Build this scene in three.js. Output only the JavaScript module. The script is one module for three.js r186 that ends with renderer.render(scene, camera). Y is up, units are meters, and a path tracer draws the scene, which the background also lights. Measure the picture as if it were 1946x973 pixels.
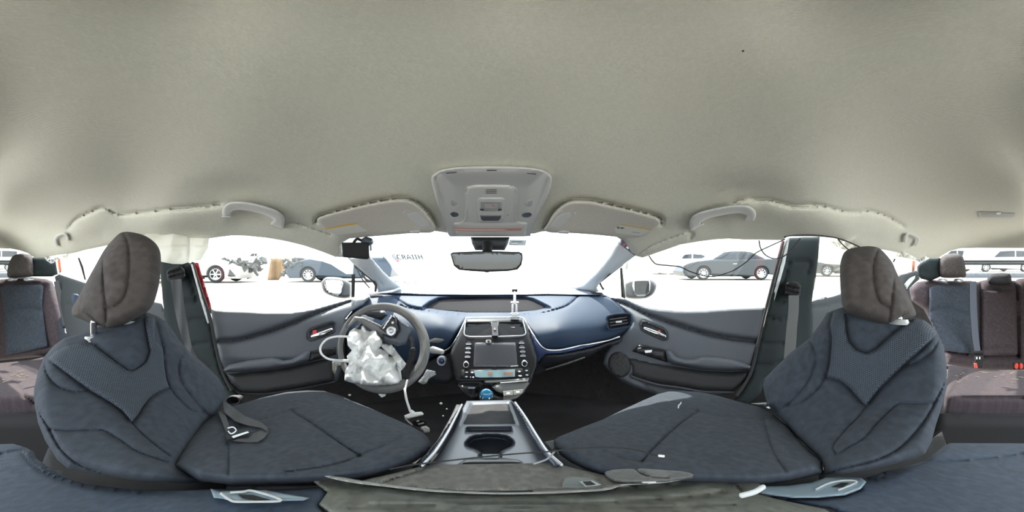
import * as THREE from 'three';
import { mergeGeometries } from 'three/addons/utils/BufferGeometryUtils.js';
import { ImprovedNoise } from 'three/addons/math/ImprovedNoise.js';
import { FontLoader } from 'three/addons/loaders/FontLoader.js';
import { TextGeometry } from 'three/addons/geometries/TextGeometry.js';

// ---------- camera, sky, sun, exposure ----------
const EYE = 1.15;                                    // lens height above the yard, metres
const scene = new THREE.Scene();
const camera = new THREE.PerspectiveCamera(53.1301, 2, 0.05, 600);
camera.position.set(0, EYE, 0);
camera.lookAt(0, EYE, -1);
scene.add(camera);
const SKY = new THREE.Color().setRGB(0.86, 0.94, 1.0);
scene.background = SKY; scene.backgroundIntensity = 1.5;
const sun = new THREE.DirectionalLight(new THREE.Color().setRGB(1, 0.95, 0.86), 3.6);
sun.position.set(-3.6, EYE + 12.6, -12.6); sun.target.position.set(0, EYE - 0.4, -2);
sun.castShadow = true; sun.shadow.mapSize.set(2048, 2048); sun.shadow.radius = 1.5;
Object.assign(sun.shadow.camera, { left: -30, right: 30, top: 30, bottom: -30, near: 0.5, far: 90 });
scene.add(sun, sun.target);
const renderer = new THREE.WebGLRenderer({ antialias: true });
renderer.toneMapping = THREE.LinearToneMapping;
renderer.toneMappingExposure = 2.7;
renderer.shadowMap.enabled = true;

// ---------- random, noise, numbers ----------
let seed = 7;
const rnd = () => { seed = (seed * 1664525 + 1013904223) >>> 0; return seed / 4294967296; };
const IN = new ImprovedNoise();
const noise = (x, y, z = 0.37) => IN.noise(x, y, z);
const fbm = (x, y, o = 4) => { let a = 0, g = 0.5; for (let i = 0; i < o; i++) { a += g * noise(x, y, i * 7.1 + 0.3); x *= 2.03; y *= 2.03; g *= 0.5; } return a; };
const clamp = (x, a = 0, b = 1) => Math.min(b, Math.max(a, x));
const sst = (a, b, x) => { const t = clamp((x - a) / (b - a)); return t * t * (3 - 2 * t); };

// ---------- from a photograph pixel and a distance to a point ----------
// (u, v) in the 1946 x 973 frame, d = distance along the view axis in metres
const P = (u, v, d) => new THREE.Vector3((u - 973) / 973 * d, EYE + (486.5 - v) / 973 * d, -d);
const zoom = (u0, v0, s) => (...a) => { const r = []; for (let i = 0; i < a.length; i += 2) r.push([u0 + a[i] / s, v0 + a[i + 1] / s]); return r; };
const R1 = zoom(0, 380, 3.2425), R2 = zoom(0, 660, 3.108), R3 = zoom(280, 360, 3.7425), R4 = zoom(400, 560, 2.78), R5 = zoom(580, 300, 3.2425), R6 = zoom(780, 300, 3.244), R7 = zoom(780, 540, 3.741), R8 = zoom(780, 740, 3.892);
const S1 = zoom(1120, 360, 3.475), S2 = zoom(1120, 560, 4.055), S3 = zoom(1440, 440, 3.0415), S4 = zoom(1000, 720, 3.846), S5 = zoom(1400, 680, 3.3205), S6 = zoom(1500, 360, 4.363);
const T2 = zoom(860, 590, 9.731), T3 = zoom(860, 680, 10.8125), T4 = zoom(840, 340, 8.845), T6 = zoom(630, 570, 4.865), T5 = zoom(0, 460, 12.16), U6 = zoom(1780, 465, 10.241), U7 = zoom(1830, 640, 4.865), U8 = zoom(760, 740, 9.731), V7 = zoom(400, 860, 4.865), V8 = zoom(1050, 860, 3.2433), Q = zoom(0, 0, 1);
const flat = (h, lift = 0) => (u, v) => h * 973 / Math.max(30, v - 486.5) - lift;   // a level surface h metres under the lens

// thin-plate interpolation of distances known at a few pixels
function field(...pts) {
  const n = pts.length, N = n + 3, A = [], b = [], k = (dx, dy) => { const r2 = (dx * dx + dy * dy) / 1e4; return r2 < 1e-9 ? 0 : r2 * Math.log(r2); };
  for (let i = 0; i < N; i++) { A.push(new Float64Array(N)); b.push(0); }
  for (let i = 0; i < n; i++) {
    for (let j = 0; j < n; j++) A[i][j] = k(pts[i][0] - pts[j][0], pts[i][1] - pts[j][1]);
    A[i][i] += 1e-3;
    A[i][n] = A[n][i] = 1; A[i][n + 1] = A[n + 1][i] = pts[i][0] / 100; A[i][n + 2] = A[n + 2][i] = pts[i][1] / 100; b[i] = pts[i][2];
  }
  for (let i = 0; i < N; i++) {
    let p = i; for (let r = i; r < N; r++) if (Math.abs(A[r][i]) > Math.abs(A[p][i])) p = r;
    [A[i], A[p]] = [A[p], A[i]]; [b[i], b[p]] = [b[p], b[i]];
    for (let r = i + 1; r < N; r++) { const f = A[r][i] / A[i][i]; if (f) { for (let c = i; c < N; c++) A[r][c] -= f * A[i][c]; b[r] -= f * b[i]; } }
  }
  for (let i = N - 1; i >= 0; i--) { for (let c = i + 1; c < N; c++) b[i] -= A[i][c] * b[c]; b[i] /= A[i][i]; }
  return (u, v) => { let s = b[n] + b[n + 1] * u / 100 + b[n + 2] * v / 100; for (let i = 0; i < n; i++) s += b[i] * k(u - pts[i][0], v - pts[i][1]); return s; };
}

// ---------- outlines ----------
function curve(p, closed, seg) {                       // Catmull-Rom through the points
  const n = p.length, r = [], at = i => closed ? p[(i + n) % n] : p[clamp(i, 0, n - 1)];
  for (let i = 0; i < (closed ? n : n - 1); i++) {
    const a = at(i - 1), b = at(i), c = at(i + 1), e = at(i + 2);
    for (let k = 0; k < seg; k++) {
      const t = k / seg, t2 = t * t, t3 = t2 * t;
      r.push(b.map((_, q) => 0.5 * (2 * b[q] + (c[q] - a[q]) * t + (2 * a[q] - 5 * b[q] + 4 * c[q] - e[q]) * t2 + (3 * b[q] - a[q] - 3 * c[q] + e[q]) * t3)));
    }
  }
  if (!closed) r.push(p[n - 1]);
  return r;
}
function split(p, max) { const r = []; p.forEach((a, i) => { const b = p[(i + 1) % p.length], k = Math.max(1, Math.ceil(Math.hypot(b[0] - a[0], b[1] - a[1]) / max)); for (let j = 0; j < k; j++) r.push([a[0] + (b[0] - a[0]) * j / k, a[1] + (b[1] - a[1]) * j / k]); }); return r; }
function near(p, u, v, closed) { let m = 1e9, q = null; const n = p.length; for (let i = 0; i < (closed ? n : n - 1); i++) { const a = p[i], b = p[(i + 1) % n], dx = b[0] - a[0], dy = b[1] - a[1], l = dx * dx + dy * dy, t = l ? clamp(((u - a[0]) * dx + (v - a[1]) * dy) / l) : 0, x = a[0] + t * dx, y = a[1] + t * dy, e = (u - x) ** 2 + (v - y) ** 2; if (e < m) { m = e; q = [x, y]; } } return [Math.sqrt(m), q]; }
function inside(p, u, v) { let c = false; for (let i = 0, j = p.length - 1; i < p.length; j = i++) { const a = p[i], b = p[j]; if ((a[1] > v) !== (b[1] > v) && u < (b[0] - a[0]) * (v - a[1]) / (b[1] - a[1]) + a[0]) c = !c; } return c; }
const ellipse = (u, v, rx, ry = rx, n = 28, turn = 0) => Array.from({ length: n }, (_, i) => { const a = i / n * Math.PI * 2, x = Math.cos(a) * rx, y = Math.sin(a) * ry; return [u + x * Math.cos(turn) - y * Math.sin(turn), v + x * Math.sin(turn) + y * Math.cos(turn)]; });
function soften(p, r, n = 4) {                          // round the corners of a polygon by r pixels
  const out = [], m = p.length;
  p.forEach((b, i) => {
    const a = p[(i + m - 1) % m], c = p[(i + 1) % m], la = Math.hypot(a[0] - b[0], a[1] - b[1]), lc = Math.hypot(c[0] - b[0], c[1] - b[1]), q = Math.min(r, la * 0.48, lc * 0.48);
    const s = [b[0] + (a[0] - b[0]) / la * q, b[1] + (a[1] - b[1]) / la * q], e = [b[0] + (c[0] - b[0]) / lc * q, b[1] + (c[1] - b[1]) / lc * q];
    for (let k = 0; k <= n; k++) { const t = k / n; out.push([0, 1].map(z => (1 - t) ** 2 * s[z] + 2 * t * (1 - t) * b[z] + t * t * e[z])); }
  });
  return out;
}
function ribbon(path, w, seg = 5) {                     // outline of a band along a path, w pixels wide (number or one per point)
  const c = curve(path.map((p, i) => [p[0], p[1], Array.isArray(w) ? w[i] : w]), false, seg), L = [], Rr = [];
  c.forEach((p, i) => { const a = c[Math.max(0, i - 1)], b = c[Math.min(c.length - 1, i + 1)], l = Math.hypot(b[0] - a[0], b[1] - a[1]) || 1, nx = -(b[1] - a[1]) / l, ny = (b[0] - a[0]) / l; L.push([p[0] + nx * p[2] / 2, p[1] + ny * p[2] / 2]); Rr.push([p[0] - nx * p[2] / 2, p[1] - ny * p[2] / 2]); });
  return L.concat(Rr.reverse());
}

// ---------- solids ----------
// positions and faces to a geometry whose uv are metres on the plane that fits its front face
function solid(pos, I, nf) {
  const n = new THREE.Vector3(), a = new THREE.Vector3(), b = new THREE.Vector3(), c = new THREE.Vector3(), get = (v, i) => v.set(pos[3 * i], pos[3 * i + 1], pos[3 * i + 2]);
  for (let i = 0; i < nf; i += 3) { get(a, I[i]); get(b, I[i + 1]); get(c, I[i + 2]); n.add(b.sub(a).cross(c.sub(a))); }
  n.normalize(); const x = new THREE.Vector3(1, 0, 0).addScaledVector(n, -n.x).normalize(), y = n.clone().cross(x), uv = [];
  for (let i = 0; i < pos.length / 3; i++) { get(a, i); uv.push(a.dot(x), a.dot(y)); }
  const g = new THREE.BufferGeometry(); g.setAttribute('position', new THREE.Float32BufferAttribute(pos, 3)); g.setAttribute('uv', new THREE.Float32BufferAttribute(uv, 2)); g.setIndex(I); g.computeVertexNormals(); return g;
}
// slab: a solid with the given outline; front follows the distance d (number or function) with rounded rim, seams, recesses and relief; a real back th metres behind it
function slab(outline, o = {}) {
  const cell = o.cell || 5, D = typeof o.d === 'function' ? o.d : () => o.d, th = o.th || 0.03;
  let poly = o.smooth ? curve(outline, true, o.seg || 5) : outline; poly = split(poly, cell * 1.5);
  let area = 0; poly.forEach((a, i) => { const b = poly[(i + 1) % poly.length]; area += a[0] * b[1] - b[0] * a[1]; }); if (area < 0) poly.reverse();
  const us = poly.map(p => p[0]), vs = poly.map(p => p[1]), u0 = Math.min(...us) - 0.013, v0 = Math.min(...vs) - 0.017, u1 = Math.max(...us), v1 = Math.max(...vs), cu = (u0 + u1) / 2, cv = (v0 + v1) / 2;
  const nx = Math.ceil((u1 - u0) / cell), ny = Math.ceil((v1 - v0) / cell), hit = new Uint8Array(nx * ny);
  poly.forEach((a, i) => { const b = poly[(i + 1) % poly.length]; for (let k = 0; k <= 8; k++) { const x = Math.floor((a[0] + (b[0] - a[0]) * k / 8 - u0) / cell), y = Math.floor((a[1] + (b[1] - a[1]) * k / 8 - v0) / cell); for (let dx = -1; dx <= 1; dx++) for (let dy = -1; dy <= 1; dy++) if (x + dx >= 0 && y + dy >= 0 && x + dx < nx && y + dy < ny) hit[(y + dy) * nx + x + dx] = 1; } });
  const V = [], key = new Map(), F = [];
  const id = (u, v) => { const k = Math.round(u * 64) + '_' + Math.round(v * 64); let i = key.get(k); if (i === undefined) { i = V.length; V.push([u, v]); key.set(k, i); } return i; };
  const clip = (p, ax, at, sign) => { const r = []; p.forEach((a, i) => { const b = p[(i + 1) % p.length], ia = (a[ax] - at) * sign >= 0, ib = (b[ax] - at) * sign >= 0; if (ia) r.push(a); if (ia !== ib) { const t = (at - a[ax]) / (b[ax] - a[ax]); const q = [a[0] + (b[0] - a[0]) * t, a[1] + (b[1] - a[1]) * t]; q[ax] = at; r.push(q); } }); return r; };
  for (let y = 0; y < ny; y++) for (let x = 0; x < nx; x++) {
    const a = u0 + x * cell, b = a + cell, c = v0 + y * cell, e = c + cell;
    if (!hit[y * nx + x]) { if (inside(poly, a + cell / 2, c + cell / 2)) { const i = id(a, c), j = id(b, c), k = id(b, e), l = id(a, e); if ((x + y) & 1) F.push(i, l, k, i, k, j); else F.push(i, l, j, j, l, k); } continue; }
    let p = clip(clip(clip(clip(poly, 0, a, 1), 0, b, -1), 1, c, 1), 1, e, -1);
    if (p.length < 3) continue;
    const q = []; p.forEach(z => { const i = id(z[0], z[1]); if (q[q.length - 1] !== i) q.push(i); }); if (q[0] === q[q.length - 1]) q.pop(); if (q.length < 3) continue;
    const c2 = q.map(i => new THREE.Vector2(V[i][0], V[i][1]));
    if (Math.abs(THREE.ShapeUtils.area(c2)) < 1e-5) continue;
    for (const t of THREE.ShapeUtils.triangulateShape(c2, [])) {
      const [i, j, k] = t.map(z => q[z]); const ar = (V[j][0] - V[i][0]) * (V[k][1] - V[i][1]) - (V[k][0] - V[i][0]) * (V[j][1] - V[i][1]);
      if (Math.abs(ar) < 1e-7) continue; if (ar > 0) F.push(i, k, j); else F.push(i, j, k);
    }
  }
  const edges = new Map(); for (let i = 0; i < F.length; i += 3) for (let k = 0; k < 3; k++) { const a = F[i + k], b = F[i + (k + 1) % 3], r = b + '_' + a; if (edges.has(r)) edges.delete(r); else edges.set(a + '_' + b, [a, b]); }
  const rim = new Set(); for (const [a, b] of edges.values()) { rim.add(a); rim.add(b); }
  const creases = (o.creases || []).map(c => { const path = curve(c.p || c, false, 6), w = c.w || o.cw || 7, h = c.h || o.ch || 0.007; return { path, w, h, a: Math.min(...path.map(p => p[0])) - w * 4, b: Math.max(...path.map(p => p[0])) + w * 4, c: Math.min(...path.map(p => p[1])) - w * 4, e: Math.max(...path.map(p => p[1])) + w * 4 }; });
  if (creases.length) V.forEach((p, i) => { if (rim.has(i)) return; for (const c of creases) if (p[0] > c.a && p[0] < c.b && p[1] > c.c && p[1] < c.e) { const [m, q] = near(c.path, p[0], p[1]); if (m < cell * 0.42) { p[0] = q[0]; p[1] = q[1]; return; } } });
  const edge = o.edge || 0, rr = o.round || 8, bulge = o.bulge || 0, bw = o.bw || 40;
  const n = V.length, pos = [], dep = new Float64Array(n);
  V.forEach((p, i) => {
    let d = D(p[0], p[1]);
    if (edge || bulge) { const m = rim.has(i) ? 0 : near(poly, p[0], p[1], true)[0], t = clamp(m / rr); d += edge * (1 - Math.sqrt(1 - (1 - t) ** 2)); if (bulge) { const s = clamp(m / bw); d -= bulge * Math.sqrt(1 - (1 - s) ** 2); } }
    for (const c of creases) if (p[0] > c.a && p[0] < c.b && p[1] > c.c && p[1] < c.e) { const m = near(c.path, p[0], p[1])[0]; d += c.h * (0.75 * Math.exp(-m / c.w) + 0.6 * Math.exp(-m / (cell * 0.7))); }
    for (const r of o.recess || []) { const s = r.soft || 2, m = near(r.p, p[0], p[1], true)[0], w = inside(r.p, p[0], p[1]) ? 0.5 + m / s / 2 : 0.5 - m / s / 2; if (w > 0) d += r.h * sst(0, 1, w); }
    if (o.rel) d -= o.rel(p[0], p[1]);
    dep[i] = d; const q = P(p[0], p[1], d); pos.push(q.x, q.y, q.z);
  });
  const put = (i, f, e) => { const p = V[i], q = P(cu + (p[0] - cu) * f, cv + (p[1] - cv) * f, dep[i] + e), k = pos.length / 3; pos.push(q.x, q.y, q.z); return k; };
  const I = F.slice(), f1 = o.inset || 0.97, mid = new Map(), bk = new Map(), top = new Map();
  for (const i of rim) { top.set(i, o.sharp ? put(i, 1, 0) : i); mid.set(i, put(i, 1 - (1 - f1) * 0.35, th * 0.55)); bk.set(i, put(i, f1, th)); }
  for (const [a, b] of edges.values()) for (const [s, t] of [[top, mid], [mid, bk]]) I.push(s.get(b), s.get(a), t.get(b), s.get(a), t.get(a), t.get(b));
  const far = new Map(), fb = i => { let k = far.get(i); if (k === undefined) far.set(i, k = put(i, f1, th)); return k; };   // the back follows the front
  for (let i = 0; i < F.length; i += 3) I.push(fb(F[i]), fb(F[i + 2]), fb(F[i + 1]));
  return solid(pos, I, F.length || 0);
}
// plate: a small flat piece with a bevelled rim
function plate(outline, d, th = 0.006, bev = 0.8, bevd = 0.0015) {
  const D = typeof d === 'function' ? d : () => d, n = outline.length, cu = outline.reduce((s, p) => s + p[0], 0) / n, cv = outline.reduce((s, p) => s + p[1], 0) / n;
  const size = Math.sqrt(outline.reduce((s, p) => s + (p[0] - cu) ** 2 + (p[1] - cv) ** 2, 0) / n) || 1, f = Math.max(0.3, 1 - bev / size), pos = [], I = [];
  const ring = (k, e) => outline.map(p => { const u = cu + (p[0] - cu) * k, v = cv + (p[1] - cv) * k, dd = D(p[0], p[1]), q = P(u, v, dd + e); pos.push(q.x, q.y, q.z); return pos.length / 3 - 1; });
  let ar = 0; outline.forEach((a, i) => { const b = outline[(i + 1) % n]; ar += a[0] * b[1] - b[0] * a[1]; });
  const join = (a, b) => { for (let i = 0; i < n; i++) { const j = (i + 1) % n; if (ar > 0) I.push(a[i], b[i], a[j], a[j], b[i], b[j]); else I.push(a[i], a[j], b[i], a[j], b[j], b[i]); } };
  const c2 = outline.map(p => new THREE.Vector2(p[0], p[1])), tri = THREE.ShapeUtils.triangulateShape(c2, []), a = ring(f, 0);
  for (const t of tri) { const [i, j, k] = t, s = (c2[j].x - c2[i].x) * (c2[k].y - c2[i].y) - (c2[k].x - c2[i].x) * (c2[j].y - c2[i].y); if (s > 0) I.push(a[i], a[k], a[j]); else I.push(a[i], a[j], a[k]); }
  join(ring(f, 0), ring(1, bevd)); join(ring(1, bevd), ring(0.97, th)); const z = ring(0.97, th); for (const t of tri) I.push(z[t[0]], z[t[1]], z[t[2]]);
  return solid(pos, I, tri.length * 3);
}
// tube along [u, v, d] points, radius in metres (number or function of 0..1)
function tube(pts, r, o = {}) {
  const c = new THREE.CatmullRomCurve3(pts.map(p => p.isVector3 ? p : P(...p)), !!o.closed, 'centripetal'), n = o.n || pts.length * 8, m = o.m || 8, g = new THREE.TubeGeometry(c, n, 1, m, !!o.closed), p = g.attributes.position, R = typeof r === 'function' ? r : () => r, v = new THREE.Vector3();
  for (let i = 0; i <= n; i++) { const q = c.getPointAt(i / n); for (let j = 0; j <= m; j++) { const k = i * (m + 1) + j; v.fromBufferAttribute(p, k).sub(q).multiplyScalar(R(i / n)).add(q); p.setXYZ(k, v.x, v.y, v.z); } }
  if (o.closed) return g;
  const list = [g]; for (const t of [0, 1]) { const s = new THREE.SphereGeometry(R(t), m, 5); const q = c.getPointAt(t); s.translate(q.x, q.y, q.z); list.push(s); } return mergeGeometries(list);
}
// lathe turned towards the viewer: profile of [radius px, forward metres]
function knob(u, v, d, prof, n = 28, sy = 1) { const g = new THREE.LatheGeometry(prof.map(([r, y]) => new THREE.Vector2(r * d / 973, y)), n); g.rotateX(Math.PI / 2); g.scale(1, sy, 1); const q = P(u, v, d); g.translate(q.x, q.y, q.z); return g; }
const box = (w, h, dp, x = 0, y = 0, z = 0) => new THREE.BoxGeometry(w, h, dp).translate(x, y, z);

// ---------- things and parts ----------
const taken = new Map();
function numbered(n) { const k = taken.get(n) || 0; taken.set(n, k + 1); return k ? n + '_' + String(k).padStart(3, '0') : n; }
const things = [];
function thing(name, label, category, group) { const g = new THREE.Group(); g.name = numbered(name); g.userData = { label, category }; if (group) g.userData.group = group; scene.add(g); things.push(g); return g; }
function part(parent, name, geo, mat, label) { const m = new THREE.Mesh(geo, mat); m.name = name; if (label) m.userData.label = label; parent.add(m); return m; }
function single(name, geo, mat, label, category, group) { const m = new THREE.Mesh(geo, mat); m.name = numbered(name); m.userData = { label, category }; if (group) m.userData.group = group; scene.add(m); return m; }
function setting(name, geo, mat, label, category) { const m = new THREE.Mesh(geo, mat); m.name = name; m.userData = { kind: 'structure', label, category }; scene.add(m); return m; }

// ---------- materials ----------
function tex(n, fn, metres, srgb) {
  const a = new Uint8Array(n * n * 4); for (let y = 0; y < n; y++) for (let x = 0; x < n; x++) { const c = fn(x / n, y / n, x, y), k = (y * n + x) * 4; for (let q = 0; q < 3; q++) a[k + q] = clamp(Array.isArray(c) ? c[q] : c) * 255; a[k + 3] = 255; }
  const t = new THREE.DataTexture(a, n, n); t.wrapS = t.wrapT = THREE.RepeatWrapping; t.magFilter = THREE.LinearFilter; t.minFilter = THREE.LinearMipmapLinearFilter; t.generateMipmaps = true; t.repeat.set(1 / metres, 1 / metres); if (srgb) t.colorSpace = THREE.SRGBColorSpace; t.needsUpdate = true; return t;
}
const per = (x, y, f, s) => { const w = (a, b) => noise(a * f + s, b * f + s * 1.7); return w(x, y) * (1 - x) * (1 - y) + w(x - 1, y) * x * (1 - y) + w(x, y - 1) * (1 - x) * y + w(x - 1, y - 1) * x * y; };
const mottle = (lo, f, g) => (x, y) => 1 - lo * clamp(0.5 + 0.9 * per(x, y, f, 3.1) + g * (rnd() - 0.5));
const T = {
  weave: tex(256, (x, y) => 0.5 + 0.25 * Math.sin(x * Math.PI * 64) * Math.cos(y * Math.PI * 64) + 0.25 * (rnd() - 0.5), 0.05),
  liner: tex(512, (x, y) => { const s = Math.sin((x + y) * Math.PI * 64), c = Math.sin((x - y) * Math.PI * 64); return 0.5 + 0.3 * s * c + 0.2 * (rnd() - 0.5); }, 0.26),
  dots: tex(256, (x, y) => { const n = 16, r = Math.floor(y * n), fx = (x * n + (r % 2) * 0.5) % 1 - 0.5, fy = (y * n) % 1 - 0.5; return 0.95 - 0.85 * sst(0.42, 0.16, Math.hypot(fx, fy)); }, 0.085),
  dotc: tex(256, (x, y) => { const n = 16, r = Math.floor(y * n), fx = (x * n + (r % 2) * 0.5) % 1 - 0.5, fy = (y * n) % 1 - 0.5; return 1 - 0.4 * sst(0.42, 0.16, Math.hypot(fx, fy)); }, 0.085, true),
  grain: tex(256, (x, y) => 0.5 + 0.35 * per(x, y, 30, 1.3) + 0.3 * per(x, y, 70, 5.3), 0.06),
  soft: tex(256, mottle(0.05, 40, 0.6), 0.3, true),
  cloth: tex(256, mottle(0.22, 14, 0.7), 0.25, true),
  dusty: tex(512, (x, y) => 0.86 + 0.5 * Math.max(0, per(x, y, 9, 9.3)) - 0.3 * Math.max(0, per(x, y, 26, 2.7)) + 0.1 * (rnd() - 0.5), 0.5, true),
  yard: tex(512, (x, y) => 0.86 + 0.25 * per(x, y, 8, 4.4) + 0.2 * (rnd() - 0.5), 7, true),
};
const mats = {};
function mat(color, rough = 0.8, o = {}) { const k = JSON.stringify([color, rough, Object.keys(o).map(z => [z, o[z] && o[z].uuid || o[z]])]); if (mats[k]) return mats[k]; const { phys, ...q } = o; const C = phys ? THREE.MeshPhysicalMaterial : THREE.MeshStandardMaterial; return mats[k] = new C({ color: Array.isArray(color) ? new THREE.Color().setRGB(...color) : color, roughness: rough, side: THREE.DoubleSide, ...q }); }
const M = {
  liner: mat([0.68, 0.67, 0.575], 1, { map: T.soft, bumpMap: T.liner, bumpScale: 0.002 }),
  rail: mat([0.52, 0.50, 0.45], 1, { map: T.soft, bumpMap: T.weave, bumpScale: 0.0006 }),
  greyplastic: mat([0.56, 0.56, 0.54], 0.6, { bumpMap: T.grain, bumpScale: 0.0003 }),
  visor: mat([0.58, 0.55, 0.49], 0.95, { map: T.soft, bumpMap: T.weave, bumpScale: 0.0004 }),
  seat: mat([0.058, 0.073, 0.098], 0.95, { map: T.cloth, bumpMap: T.weave, bumpScale: 0.0008 }),
  seatdots: mat([0.068, 0.086, 0.113], 0.9, { map: T.dotc, bumpMap: T.dots, bumpScale: 0.0016 }),
  headrest: mat([0.100, 0.087, 0.082], 0.95, { map: T.cloth, bumpMap: T.weave, bumpScale: 0.0007 }),
  wine: mat([0.072, 0.052, 0.060], 0.95, { map: T.cloth, bumpMap: T.weave, bumpScale: 0.0007 }),
  rearpanel: mat([0.066, 0.072, 0.082], 0.95, { map: T.cloth, bumpMap: T.weave, bumpScale: 0.0007 }),
  dash: mat([0.027, 0.045, 0.080], 0.6, { phys: true, specularIntensity: 0.45, bumpMap: T.grain, bumpScale: 0.0005 }),
  dashdark: mat([0.030, 0.032, 0.038], 0.55, { bumpMap: T.grain, bumpScale: 0.0004 }),
  door: mat([0.098, 0.108, 0.126], 0.6, { bumpMap: T.grain, bumpScale: 0.0005 }),
  doorlow: mat([0.034, 0.035, 0.038], 0.6, { bumpMap: T.grain, bumpScale: 0.0004 }),
  gloss: mat([0.020, 0.019, 0.021], 0.3, { phys: true, specularIntensity: 0.5 }),
  screen: mat([0.085, 0.085, 0.095], 0.25, {}),
  black: mat([0.02, 0.02, 0.021], 0.7, { phys: true, specularIntensity: 0.35 }),
  rearlining: mat([0.032, 0.040, 0.046], 0.75, { bumpMap: T.grain, bumpScale: 0.0004 }),
  carpet: mat([0.034, 0.030, 0.030], 1, { map: T.dusty, bumpMap: T.weave, bumpScale: 0.002 }),
  chrome: mat([0.78, 0.79, 0.82], 0.18, { metalness: 1 }),
  silver: mat([0.58, 0.60, 0.63], 0.35, { metalness: 0.6 }),
  pillar: mat([0.018, 0.025, 0.026], 0.8, { phys: true, specularIntensity: 0.4, bumpMap: T.grain, bumpScale: 0.0003 }),
  pale: mat([0.74, 0.77, 0.78], 0.75, { bumpMap: T.grain, bumpScale: 0.0003 }),
  belt: mat([0.075, 0.078, 0.085], 0.8, { bumpMap: T.weave, bumpScale: 0.0005 }),
  airbag: mat([0.94, 0.95, 0.94], 0.9, { map: T.soft, bumpMap: T.weave, bumpScale: 0.0006 }),
  cloth: mat([0.90, 0.89, 0.83], 0.95, { phys: true, transmission: 0.6, thickness: 0, bumpMap: T.weave, bumpScale: 0.0006 }),
  white: mat([0.82, 0.82, 0.80], 0.5),
  red: mat([0.52, 0.025, 0.03], 0.35, { phys: true, clearcoat: 0.7 }),
  redplastic: mat([0.62, 0.05, 0.035], 0.45),
  glass: mat([0.96, 0.98, 0.98], 0.0, { phys: true, transmission: 1, thickness: 0, ior: 1.3 }),
  rim: mat([0.21, 0.21, 0.205], 0.7, { map: T.dusty, bumpMap: T.grain, bumpScale: 0.0006 }),
  rubber: mat([0.03, 0.03, 0.03], 0.9),
  console: mat([0.085, 0.098, 0.125], 0.35, { bumpMap: T.grain, bumpScale: 0.0002 }),
  armrest: mat([0.072, 0.106, 0.162], 0.75, { map: T.cloth, bumpMap: T.weave, bumpScale: 0.0009 }),
  wire: mat([0.022, 0.022, 0.024], 0.6),
  olive: mat([0.20, 0.21, 0.185], 0.6, { map: T.dusty }),
};

// ================= the setting =================
setting('ground', new THREE.BoxGeometry(260, 0.3, 260, 1, 1, 1).translate(0, -0.15, -30), (() => { const m = mat([0.62, 0.58, 0.52], 0.95, { map: T.yard }); return m; })(), 'pale dusty gravel yard outside the car', 'ground');
{ const g = scene.getObjectByName('ground').geometry, p = g.attributes.position, uv = g.attributes.uv; for (let i = 0; i < p.count; i++) uv.setXY(i, p.getX(i), p.getZ(i)); }

const ceilD = field([-160, -60, 0.98], [400, -60, 0.98], [973, -60, 0.98], [1500, -60, 0.98], [2106, -60, 0.98], [0, 120, 1.24], [500, 120, 1.22], [973, 120, 1.22], [1450, 120, 1.22], [1946, 120, 1.24], [-160, 300, 2.0], [0, 300, 1.9], [450, 280, 1.6], [973, 260, 1.52], [1450, 280, 1.6], [1946, 300, 1.9], [2106, 300, 2.0],
  [0, 400, 2.75], [1946, 400, 2.75], [250, 370, 2.1], [1650, 370, 2.1], [600, 380, 1.95], [1300, 380, 1.95], [780, 370, 1.83], [1130, 370, 1.83], [950, 446, 2.16], [720, 446, 2.2], [1180, 450, 2.2], [450, 448, 2.3], [1370, 455, 2.3], [640, 488, 2.36], [1215, 488, 2.36], [300, 450, 2.4], [1600, 452, 2.4], [160, 476, 3.0], [1680, 475, 3.0], [66, 490, 3.9], [1784, 490, 3.9], [0, 472, 4.5], [1946, 472, 4.5], [-160, 472, 4.6], [2106, 472, 4.6]);
const ceilingEdge = [...Q(-300, -60, 2246, -60, 2246, 471, 1946, 471.5, 1857, 471, 1825, 472, 1805, 477, 1793, 484, 1784, 490, 1766, 490.6, 1761, 487, 1747, 496, 1736, 492, 1706, 480, 1679, 474.6, 1635, 469, 1592, 453, 1558, 450, 1497, 449, 1488, 456.4, 1419, 455.5, 1385, 453.5, 1359, 455, 1327, 459, 1293, 465, 1264, 475, 1235, 485, 1221, 489.5, 1209, 486.6, 1200, 477, 1184, 458, 1168, 448, 1100, 438, 1030, 440, 1015, 444, 860, 444, 820, 438, 690, 444, 668, 451, 650, 462, 651, 482, 638, 488.5, 614, 479, 579, 467, 547, 459, 507, 452, 467, 448, 440, 447.6, 413, 451, 400, 453, 352, 454, 300, 455, 240, 460, 197, 468, 160, 475.6, 145, 480, 114, 484, 85, 489, 66, 490, 52.6, 481, 37, 475.6, 20, 472.7, 0, 472, -300, 471)];
const bumpAlong = (path, w, h) => { const c = curve(path, false, 6); return (u, v) => { const m = near(c, u, v)[0]; return m < w * 3 ? h * Math.exp(-(m * m) / (w * w)) : 0; }; };
const tearL = [...R1(420, 175, 470, 120, 540, 85, 630, 48, 700, 75, 760, 90, 860, 80, 960, 70, 1060, 55, 1297, 40), ...R3(300, 130, 420, 115, 520, 108)];
const tearR = [...S1(950, 90, 985, 70, 1060, 62, 1120, 70, 1180, 68, 1250, 85, 1330, 108, 1400, 105, 1500, 112), ...S6(60, 140, 200, 128, 300, 145, 420, 175, 520, 190, 640, 180, 720, 195, 800, 220, 880, 265, 950, 310)];
const tearR2 = S1(330, 425, 400, 375, 480, 340, 560, 310, 640, 278, 680, 290, 670, 320);
const tearL2 = R3(990, 240, 1050, 238, 1120, 255, 1200, 285, 1300, 320);
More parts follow.
